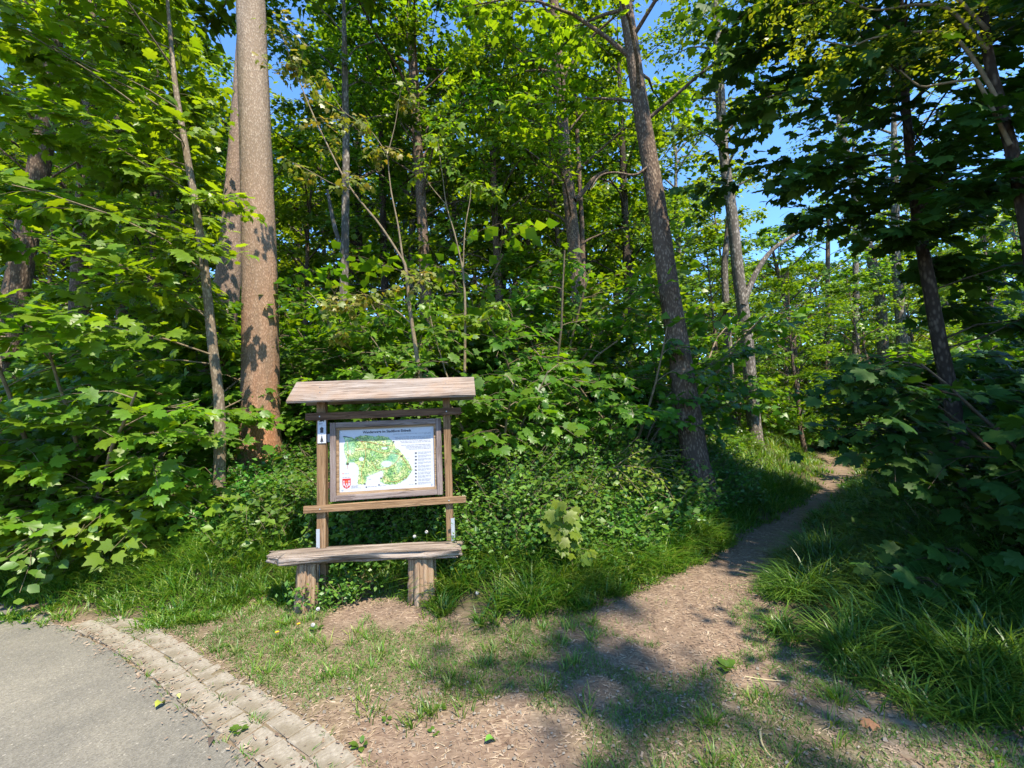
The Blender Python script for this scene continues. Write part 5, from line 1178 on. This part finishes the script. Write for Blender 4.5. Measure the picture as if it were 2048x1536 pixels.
grass('sunlit grass banks beside the far footpath', 1500, 3.5, 17, 7.0, 22, lambda x, y, d: (d > .05) & (d < 3.2), 20, .12, .30, .08, .02, .9, low=1.15, K=3)
# short worn grass of the clearing
c = pick(40000, -3.2, 4.6, 1.5, 3.9, lambda x, y, d: (d < .05) & (fbm(x, y, 1.1, 4) + .55 * (fbm(x + 9, y, 4.5, 2) - .5) > .505) & (seg_dist(x, y, ROAD_EDGE, False) > .33) & ~inside(x, y, np.concatenate([ROAD_EDGE, [(6, -60), (-60, -60), (-60, 5.3)]]))
         & ((seg_dist(x, y, PATHC, False) > .42) | (r.random(x.shape) < .08)), r)
blades('grass', 'short worn grass patches scattered over the clearing', c, r.uniform(.015, .055, len(c)), r.uniform(.003, .006, len(c)), .9, 'grass_dry', r, .5, 3)
c2 = pick(130, -3.0, 4.3, 1.6, 3.8, lambda x, y, d: (d < .0) & (fbm(x, y, 1.1, 4) > .46) & (seg_dist(x, y, ROAD_EDGE, False) > .33) & (seg_dist(x, y, PATHC, False) > .4), r)
c2 = c2[~inside(c2[:, 0], c2[:, 1], np.concatenate([ROAD_EDGE, [(6, -60), (-60, -60), (-60, 5.3)]]))]
p, az, idx = tufts(r, c2, 26, .04); blades('grass', 'small green tufts scattered over the clearing', p, r.uniform(.05, .12, len(p)), r.uniform(.004, .007, len(p)), .8, 'grass', r, .5, 4, az=az)
# weeds in the joints of the setts
js = []
for k in range(80):
    s = s0 + r.uniform(0, 4.6); q = kpt(s, float(r.choice([0.002, 0.156, 0.305])) + r.normal(0, .01)); js.append((q[0], q[1], -.3))
p, az, idx = tufts(r, np.array(js), 13, .028); blades('grass', 'little weeds growing in the joints of the kerb setts', p, r.uniform(.02, .055, len(p)), r.uniform(.003, .007, len(p)), .9, 'grass', r, .4, 3, az=az)

# ------------------------------------------------------------------ litter
chipm = noise_mat('wood_chip', [(0.3, (0.11, 0.072, 0.05)), (0.5, (0.22, 0.157, 0.11)), (0.7, (0.40, 0.31, 0.22))], 9, 3, .9, 0)
def chips(name, label, p, lo, hi, mat, r, asp=.3, thick=.25, cat='wood chips', lift=.003):
    n = len(p); L = r.uniform(lo, hi, n) ; W = L * asp * r.uniform(.6, 1.4, n); T = W * thick
    a = r.random(n) * 2 * PI; gz = height(p[:, 0], p[:, 1], p[:, 2]); tl = r.normal(0, .22, n)
    ex = np.stack([np.cos(a), np.sin(a), tl], -1); ey = np.stack([-np.sin(a), np.cos(a), r.normal(0, .25, n)], -1); ez = np.array([0, 0, 1.0])
    c = np.stack([p[:, 0], p[:, 1], gz + T * .5 + lift], -1)
    V = np.zeros((n, 6, 3))
    for i, (sx, sy, sz) in enumerate([(-.5, -.4, 0), (.5, -.5, 0), (.45, .5, 0), (-.5, .4, 0), (-.3, 0, 1), (.3, 0.1, 1)]):
        V[:, i] = c + ex * (sx * L)[:, None] + ey * (sy * W)[:, None] + ez * (sz * T)[:, None]
    b = (np.arange(n) * 6)[:, None, None]
    Q_ = (b + np.array([[0, 1, 5, 4], [2, 3, 4, 5]])[None]).reshape(-1, 4); T_ = (b + np.array([[1, 2, 5], [3, 0, 4]])[None]).reshape(-1, 3)
    o = link(name, mesh_np(name, V.reshape(-1, 3), [Q_, T_], False), mat); tag(o, label, cat, kind='stuff')
road_poly = np.concatenate([ROAD_EDGE, [(6, -60), (-60, -60), (-60, 5.3)]])
okg = lambda x, y, d: (d < .12) & (seg_dist(x, y, ROAD_EDGE, False) > .28) & ~inside(x, y, road_poly)
chips('wood_chips', 'brown wood chips and bark strewn over path and clearing', pick(19000, -3.0, 4.2, 1.5, 5.6, okg, r), .009, .030, chipm, r)
chips('straw_litter', 'pale dry stalks lying on the clearing', pick(2600, -3.0, 4.2, 1.5, 4.2, okg, r), .02, .06, noise_mat('dry_stalk', [(.3, (.22, .155, .09)), (.7, (.40, .31, .20))], 9, 3, .9, 0), r, .06, .6, 'straw')
stm = noise_mat('pebble', [(.3, (.13, .112, .09)), (.7, (.27, .235, .19))], 20, 3, .9, 0)
chips('gravel', 'small pale stones pressed into the soil near the kerb', pick(1100, -2.2, 2.4, 1.5, 2.7, okg, r), .006, .020, stm, r, .75, .5, 'gravel')
sr = np.random.default_rng(8); ss = s0 - 1.6 + 6.0 * sr.random(1500); of = np.where(sr.random(1500) < .6, sr.normal(-.01, .05, 1500), sr.uniform(0, .34, 1500))
kp = np.array([kpt(a_, b_) for a_, b_ in zip(ss, of)])
chips('kerb_litter', 'dry crumbs of bark and soil drifted along the asphalt edge and setts', np.column_stack([kp, np.full(len(kp), -.3)]), .006, .024, chipm, r, .4, .3, 'litter', .011)
LP = [(1565, 1500, .07), (905, 1280, .05), (700, 1440, .05)]
def fallen(label, px, py, size, c, seed, tm=MAPLE_HI):
    q = gp(px, py); rr = np.random.default_rng(seed); a = rr.random() * 6.28; z = h1(*q) if outd(np.array([q[0]]), np.array([q[1]]))[0] < 5 else 0
    me = leaves_mesh('fallen_leaf', (tm[0] * np.array([1, 1, 1.4]), tm[1]), np.array([[0, 0, 0.]]), np.array([[math.cos(a), math.sin(a), .05]]), np.array([[.1, .1, 1.]]), np.array([size]))
    o = link('fallen_leaf', me, flat_mat('dry_leaf', c, .8)); o.location = (q[0], q[1], max(z, 0) + .022); tag(o, label, 'leaf')
fallen('curled brown dead leaf lying on the short grass near the corner', 1752, 1452, .085, (.33, .17, .09), 1)
fallen('yellow green leaf lying on the asphalt near the kerb', 310, 1424, .075, (.30, .33, .05), 2, OVAL)
fallen('green fallen leaf on the shaded soil beside the kerb', 970, 1494, .06, (.10, .24, .03), 3, OVAL)
fallen('small pale leaf on the asphalt above the yellow green one', 352, 1399, .035, (.38, .42, .12), 4, OVAL)
fallen('dark curled leaf on the asphalt close to the setts', 425, 1484, .045, (.07, .05, .04), 5, OVAL)
def stick(label, pts, rad, c, lift=.01):
    P = np.array([(*gp(*p), 0) for p in pts]); P[:, 2] = height(P[:, 0], P[:, 1]) + lift; C = spline(P, 18); B = C[0].copy(); V, Qd = tubes((C - B)[None], np.linspace(rad, rad * .6, 18)[None], 6, .05, r)
    o = link('fallen_stick', mesh_np('fallen_stick', V, [Qd], True), c); o.location = B; tag(o, label, 'stick')
PALE = noise_mat('pale_stick', [(.3, (.38, .30, .15)), (.7, (.55, .46, .27))], 15, 3, .8, .2)
stick('pale curved stick lying on the grass at the bottom', [(1520, 1464), (1524, 1490), (1536, 1512), (1552, 1526)], .006, PALE)
stick('dark thin twig beside the pale curved stick', [(1388, 1452), (1412, 1474), (1430, 1492)], .005, M['twig_dark'])
stick('thin straw coloured stalk across the worn soil', [(1492, 1356), (1530, 1362), (1572, 1366)], .003, PALE)
stick('thin branch lying on the footpath mouth', [(1478, 1152), (1505, 1151), (1532, 1150)], .006, M['twig_dark'])
stick('twig poking from the grass edge onto the path', [(1428, 1112), (1442, 1120), (1458, 1127)], .006, M['twig_dark'])

# dandelion seed heads ------------------------------------------------------
fluff = flat_mat('dandelion_fluff', (.46, .46, .42), .9)
def dandelion(label, px, py, D, z_off=None):
    p = at(px, py, D); g = h1(p[0], p[1]); rr = np.random.default_rng(int(px)); root = empty('dandelion', (p[0], p[1], g)); tag(root, label, 'dandelion'); hz = max(.06, p[2] - g)
    C = spline(np.array([[.02, .01, -.02], [.01, 0, hz * .5], [0, 0, hz]]), 8); V, Qd = tubes(C[None], np.full((1, 8), .0022), 5); mb = MB(); mb.add(V, Qd); mb.build('stalk', M['grass'], root, True)
    n = 150; d = unit(rr.normal(size=(n, 3))); e = np.array([0, 0, hz]); V = []; F = []
    u = unit(np.cross(d, [0.3, .8, .5])); w = np.cross(d, u); R0 = .015
    for k in range(n):
        b = len(V); V += [e + d[k] * .004, e + d[k] * R0 + u[k] * .0035, e + d[k] * R0 - u[k] * .0035, e + d[k] * R0 + w[k] * .0035, e + d[k] * R0 - w[k] * .0035]; F += [[b, b + 1, b + 2], [b, b + 3, b + 4], [b + 1, b + 3, b + 2], [b + 1, b + 2, b + 4]]
    link('seed_head', mesh_np('seed_head', np.array(V), [np.array(F)], False), fluff, root)
dandelion('white dandelion seed head above the bench right end', 853, 1064, 3.95)
dandelion('white dandelion seed head left of the one above the bench', 829, 1073, 4.0)
dandelion('white dandelion seed head in the grass right of the bench leg', 955, 1198, 3.62)
dandelion('white dandelion seed head on the soil below the bench', 636, 1218, 3.5)
dandelion('low dandelion seed head in the weeds before the bench', 626, 1250, 3.3)
dandelion('dandelion seed head in the shaded grass by the footpath', 1682, 1096, 4.3)
def buttercup(label, px, py):
    q = gp(px, py); root = empty('yellow_flower', (q[0], q[1], 0)); tag(root, label, 'flower'); mb = MB(); V, Qd = tubes(np.array([[[0, 0, -.01], [.002, 0, .03], [0, 0, .055]]]), np.full((1, 3), .0018), 5); mb.add(V, Qd); mb.build('stalk', M['grass'], root, True)
    a = np.arange(10) / 10 * 2 * PI; n = 10
    link('petals', leaves_mesh('petals', ROUND, np.tile([[0, 0, .055]], (n, 1)).astype(float), np.stack([np.cos(a), np.sin(a), np.full(n, .35)], -1), np.tile([[0, 0, 1.]], (n, 1)), np.full(n, .016)), flat_mat('yellow_petal', (.75, .42, .02), .6), root)
buttercup('small yellow flower in the worn grass before the bench', 554, 1280)
buttercup('second yellow flower just right of the small yellow one', 597, 1263)
# broad leaved weeds at the sett edge and in the clearing
def weed(label, px, py, size, n, seed):
    q = gp(px, py); rr = np.random.default_rng(seed); root = empty('leafy_weed', (q[0], q[1], max(0, h1(*q)))); tag(root, label, 'weed'); a = rr.random(n) * 2 * PI
    single_leaves(root, OVAL, M['hazel'], [np.stack([np.cos(a) * .01, np.sin(a) * .01, np.full(n, .008)], -1), np.stack([np.cos(a), np.sin(a), rr.uniform(.1, .9, n)], -1), np.tile([[0, 0, 1.]], (n, 1)), size * .5 * rr.uniform(.6, 1.3, n)])
for k, (lb, x, y, s, n) in enumerate([('broad leaved weed at the outer edge of the setts near the bottom', 722, 1494, .08, 9), ('feathery weed on the asphalt side of the setts', 478, 1466, .07, 12), ('dandelion leaf rosette in the middle of the clearing', 1455, 1338, .12, 11), ('small weed in the soil right of the setts', 775, 1446, .05, 8), ('small weed standing alone in the worn soil', 880, 1420, .05, 7),
                                 ('leaf rosette below the bench', 632, 1262, .09, 10), ('weed by the kerb under the sunlit verge', 450, 1296, .06, 10), ('low weed at the right edge of the picture', 2035, 1430, .09, 8), ('small weed cluster near the right kerb end', 868, 1468, .05, 7)]): weed(lb, x, y, s, n, k)
